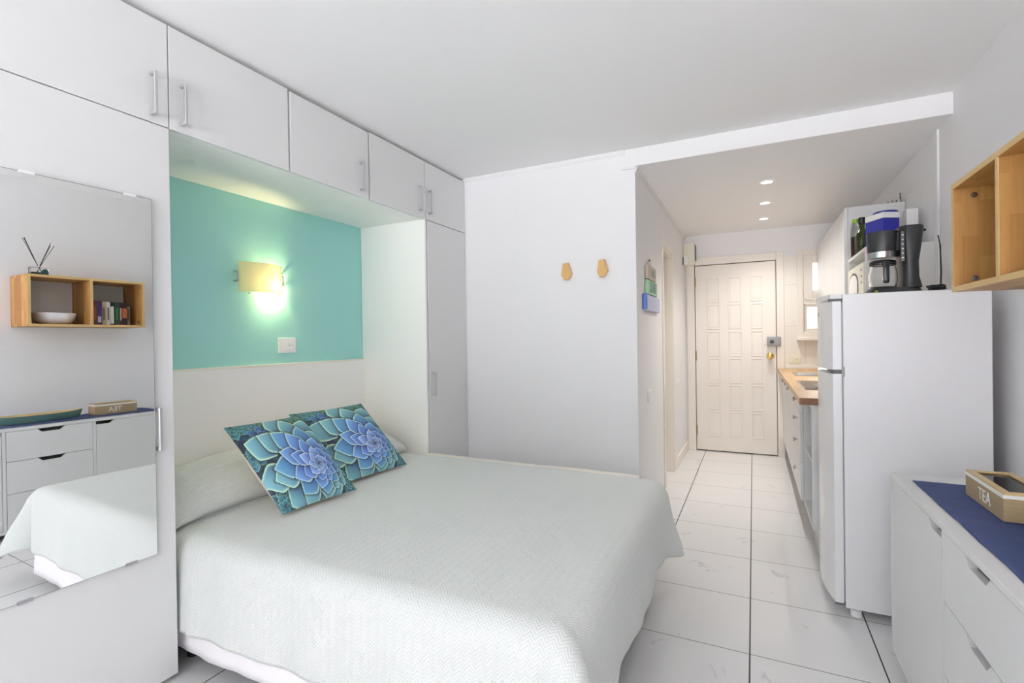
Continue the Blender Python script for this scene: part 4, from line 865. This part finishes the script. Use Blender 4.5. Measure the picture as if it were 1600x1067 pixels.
nx, ny = 26, 90; P = np.zeros((nx, ny, 3)); UV = np.zeros((nx, ny, 2))
for i in range(nx):
    for j in range(ny):
        x = 0.530 + 0.33 * i / (nx - 1); y = 0.92 + 1.40 * j / (ny - 1); P[i, j] = (x + 0.001 * math.sin(y * 21), y, SZ1 + 0.0035 + 0.0014 * wob(y * 1.1 + x * 0.4, 23, 0.7)); UV[i, j] = (x, y)
tag(cloth_obj('table_runner', P, UV, M['runner'], 0.0015), 'navy blue table runner along the top of the sideboard', 'table runner')
# tea box
TZ = SZ1 + 0.0065; ax, bx_, ay, by = 0.644, 0.765, 1.904, 2.187
t = thing('tea_box', 'wooden box lettered TEA with a glass lid on the navy runner', 'box', ((ax + bx_) / 2, (ay + by) / 2, TZ))
bm = bm_new(); wt = 0.008; zz = TZ + 0.066
box(bm, ax, ax + wt, ay, by, TZ, zz); box(bm, bx_ - wt, bx_, ay, by, TZ, zz); box(bm, ax + wt, bx_ - wt, ay, ay + wt, TZ, zz); box(bm, ax + wt, bx_ - wt, by - wt, by, TZ, zz); box(bm, ax + wt, bx_ - wt, ay + wt, by - wt, TZ, TZ + 0.005)
bdy = obj('body', bm, M['oak'], t)
bm = bm_new(); z0, z1 = zz + 0.0005, zz + 0.011
box(bm, ax - .001, ax + .004, ay - .001, by + .001, z0, z1); box(bm, bx_ - .004, bx_ + .001, ay - .001, by + .001, z0, z1); box(bm, ax + .004, bx_ - .004, ay - .001, ay + .004, z0, z1); box(bm, ax + .004, bx_ - .004, by - .004, by + .001, z0, z1)
obj('white_band', bm, M['letterwhite'], t, 'white painted band')
bm = bm_new(); z0, z1 = zz + 0.0115, zz + 0.017; fw = 0.020
box(bm, ax, ax + fw, ay, by, z0, z1, .001, 1); box(bm, bx_ - fw, bx_, ay, by, z0, z1, .001, 1); box(bm, ax + fw, bx_ - fw, ay, ay + fw, z0, z1, .001, 1); box(bm, ax + fw, bx_ - fw, by - fw, by, z0, z1, .001, 1)
ld = obj('lid_frame', bm, M['traywood'], t); obj('lid_glass', box(bm_new(), ax + fw - .004, bx_ - fw + .004, ay + fw - .004, by - fw + .004, zz + 0.009, zz + 0.0112), M['pane'], ld)
lettering('tea_lettering', 'TEA', 0.055, M['letterwhite'], bdy, frame4((ax - 0.0008, 2.035, TZ + 0.033), (0, -1, 0), (0, 0, 1)), 0.0006, 0.95)
bm = prism(bm_new(), [(0.69, 1.95), (0.705, 1.955), (0.735, 1.99), (0.738, 2.03), (0.72, 2.02), (0.70, 1.985)], 'z', TZ + 0.03, TZ + 0.05, 0.003)
tag(obj('tea_sachet', bm, M['bronze']), 'brown tea sachet lying inside the glass lidded tea box', 'tea sachet')
# boat-shaped tray
t = thing('boat_tray', 'long boat shaped tray, sea green outside and pale wood inside, on the navy runner', 'tray', (0.70, 1.58, TZ))
def hull(bm, s, z0, z1, inner=False):
    n = 26; R = []
    for k, (zz_, f) in enumerate(((z0, 0.62), (z0 + (z1 - z0) * 0.4, 0.82), (z1, 1.0))):
        ring = []
        for i in range(2 * n):
            q = i / n; sg = 1 if q < 1 else -1; u = (q if q < 1 else 2 - q) * 2 - 1
            ly = 0.265 * (0.80 + 0.20 * f) * s; wx = 0.082 * f * s * (1 - abs(u) ** 2.4) ** 0.75
            ring.append(bm.verts.new((0.70 + sg * wx, 1.58 + u * ly, zz_ + 0.014 * abs(u) ** 3 * (f - 0.4))))
        R.append(ring)
    m_ = 2 * n
    for p, q in zip(R, R[1:]):
        for i in range(m_): bm.faces.new((p[i], p[(i + 1) % m_], q[(i + 1) % m_], q[i]))
    return R
bm = bm_new(); A = hull(bm, 1.0, TZ, TZ + 0.052); bm.faces.new(A[0][::-1]); bmesh.ops.remove_doubles(bm, verts=bm.verts, dist=1e-5); bmesh.ops.recalc_face_normals(bm, faces=bm.faces); obj('hull', bm, M['greenpaint'], t, 'sea green outside', 40)
bm = bm_new(); A = hull(bm, 0.965, TZ + 0.006, TZ + 0.0525); bm.faces.new(A[0]); bmesh.ops.remove_doubles(bm, verts=bm.verts, dist=1e-5); bmesh.ops.recalc_face_normals(bm, faces=bm.faces); bmesh.ops.reverse_faces(bm, faces=bm.faces); obj('inner_bowl', bm, M['traywood'], t, 'pale wood inside', 40)

# ------------------------------------------------------------------ wall shelf with its contents
HX, HY0, HY1, HZ0, HZ1, HD = 0.632, 1.518, 2.2505, 1.442, 1.817, 1.890
HB = XR - 0.002; tk = 0.018
t = thing('wall_shelf', 'open two compartment wooden box shelf on the right wall', 'shelf', ((HX + HB) / 2, (HY0 + HY1) / 2, HZ0))
obj('top_board', box(bm_new(), HX, HB, HY0, HY1, HZ1 - tk, HZ1, 0.0012, 1), M['shelfH'], t); obj('bottom_board', box(bm_new(), HX, HB, HY0, HY1, HZ0, HZ0 + tk, 0.0012, 1), M['shelfH'], t)
e0 = obj('end_board', box(bm_new(), HX, HB, HY0, HY0 + tk, HZ0 + tk, HZ1 - tk, 0.0012, 1), M['shelfV'], t); e1 = obj('end_board', box(bm_new(), HX, HB, HY1 - tk, HY1, HZ0 + tk, HZ1 - tk, 0.0012, 1), M['shelfV'], t)
obj('divider', box(bm_new(), HX + 0.002, HB, HD - tk / 2, HD + tk / 2, HZ0 + tk, HZ1 - tk, 0.0012, 1), M['shelfV'], t)
for nm_, a_ in (('top', (HY0, HY1, HZ1 - tk, HZ1)), ('bottom', (HY0, HY1, HZ0, HZ0 + tk)), ('near', (HY0, HY0 + tk, HZ0 + tk, HZ1 - tk)), ('far', (HY1 - tk, HY1, HZ0 + tk, HZ1 - tk)), ('mid', (HD - tk / 2, HD + tk / 2, HZ0 + tk, HZ1 - tk))):
    obj('front_edge', box(bm_new(), HX - 0.0012, HX + (0.0018 if nm_ == 'mid' else -0.0001), *a_), M['edgewood'], t, 'paler front edge')
for z in (HZ0 + 0.045, HZ1 - 0.045): obj('connector', lathe(bm_new(), [(0.009, 0), (0.009, -0.003), (0.004, -0.0035)], (HX + 0.055, HY1 - tk, z), 14, 'y'), M['steel'], e1)
ZS = HZ0 + tk + 0.0005
t = thing('bowl', 'wide shallow white bowl in the wooden wall shelf', 'bowl', (0.79, 1.712, ZS))
bm = lathe(bm_new(), [(0.07, 0), (0.09, 0.006), (0.115, 0.03), (0.128, 0.065), (0.131, 0.085), (0.128, 0.085), (0.124, 0.065), (0.110, 0.032), (0.086, 0.011), (0.001, 0.008)], (0.79, 1.712, ZS), 48); obj('dish', bm, M['ceramic'], t, None, 50)
# books, spines toward the room
cols_ = [((96, 38, 30), (150, 60, 40), 0.186, 'dark red paperback standing first against the shelf divider'), ((60, 26, 84), (190, 190, 200), 0.187, 'purple paperback with a white spine patch'), ((176, 150, 124), (120, 90, 70), 0.185, 'tan paperback beside the purple one'),
         ((206, 204, 196), (90, 84, 80), 0.185, 'white paperback with dark spine lettering beside the tan one'), ((26, 30, 30), (220, 214, 200), 0.187, 'black paperback with a long white spine panel'), ((30, 72, 44), (60, 110, 70), 0.188, 'dark green paperback in the row'),
         ((60, 18, 44), (190, 180, 170), 0.187, 'thin maroon paperback beside the dark green one'), ((44, 26, 22), (196, 100, 44), 0.187, 'dark brown paperback with an orange spine picture'), ((150, 146, 130), (90, 70, 40), 0.156, 'short pale grey paperback at the row\'s far end')]
yb = HD + tk / 2 + 0.0015; wds = [0.033, 0.035, 0.033, 0.026, 0.036, 0.037, 0.021, 0.041, 0.023]
for k, ((c1, c2, hb, lab), wd) in enumerate(zip(cols_, wds)):
    xs = 0.655 + 0.085 * k / 8 + 0.003 * (k % 3); dp = 0.122; mk = plain('book_cover_%d' % k, lin(c1), 0.4, 0.08, 40); mk2 = plain('book_print_%d' % k, lin(c2), 0.45, 0.25, 90)
    t = thing('book', lab, 'book', (xs + dp / 2, yb + wd / 2, ZS), 'paperbacks in the wooden wall shelf')
    bm = bm_new(); box(bm, xs, xs + 0.002, yb, yb + wd, ZS, ZS + hb); box(bm, xs + 0.002, xs + dp, yb, yb + 0.0012, ZS, ZS + hb); box(bm, xs + 0.002, xs + dp, yb + wd - 0.0012, yb + wd, ZS, ZS + hb)
    obj('cover', bm, mk, t); obj('pages', box(bm_new(), xs + 0.0022, xs + dp - 0.003, yb + 0.0014, yb + wd - 0.0014, ZS + 0.002, ZS + hb - 0.003), M['letterwhite'], t)
    h0, h1, ww = {1: (0.02, 0.065, 0.6), 4: (0.012, 0.15, 0.62), 7: (0.06, 0.14, 0.8)}.get(k, (0.04, 0.14, 0.42))
    obj('spine_print', box(bm_new(), xs - 0.0008, xs - 0.0001, yb + wd * (1 - ww) / 2, yb + wd * (1 + ww) / 2, ZS + h0, ZS + h1), mk2, t)
    yb += wd + 0.0008
# reed diffuser on top of the shelf
DXc, DYc, DZ0 = 0.715, 1.606, HZ1 + 0.0005
t = thing('reed_diffuser', 'reed diffuser with dark sticks on top of the wooden wall shelf', 'diffuser', (DXc, DYc, DZ0))
obj('bottle', box(bm_new(), DXc - 0.028, DXc + 0.028, DYc - 0.050, DYc + 0.050, DZ0, DZ0 + 0.058, 0.004), M['clear'], t, 'clear glass block bottle'); obj('oil', box(bm_new(), DXc - 0.024, DXc + 0.024, DYc - 0.046, DYc + 0.046, DZ0 + 0.004, DZ0 + 0.020), M['liquid'], t, 'dark oil')
obj('neck', lathe(bm_new(), [(0.011, 0.0585), (0.011, 0.066), (0.008, 0.066)], (DXc, DYc + 0.002, DZ0), 16), M['steel'], t)
obj('tag', lathe(bm_new(), [(0.019, 0), (0.019, -0.002)], (DXc - 0.0285, DYc + 0.028, DZ0 + 0.026), 20, 'x'), M['tagteal'], t, 'round dark teal tag')
for (dy, dx, top) in ((-0.085, 0.004, 0.262), (-0.079, -0.012, 0.266), (-0.074, 0.012, 0.264), (0.072, 0.0, 0.248), (0.094, 0.010, 0.230), (0.066, -0.012, 0.226)):
    obj('reed', tube(bm_new(), [(DXc - dx * 0.3, DYc + 0.002 - dy * 0.16, DZ0 + 0.022), (DXc + dx, DYc + dy, DZ0 + top)], 0.0019, 6), M['reed'], t)
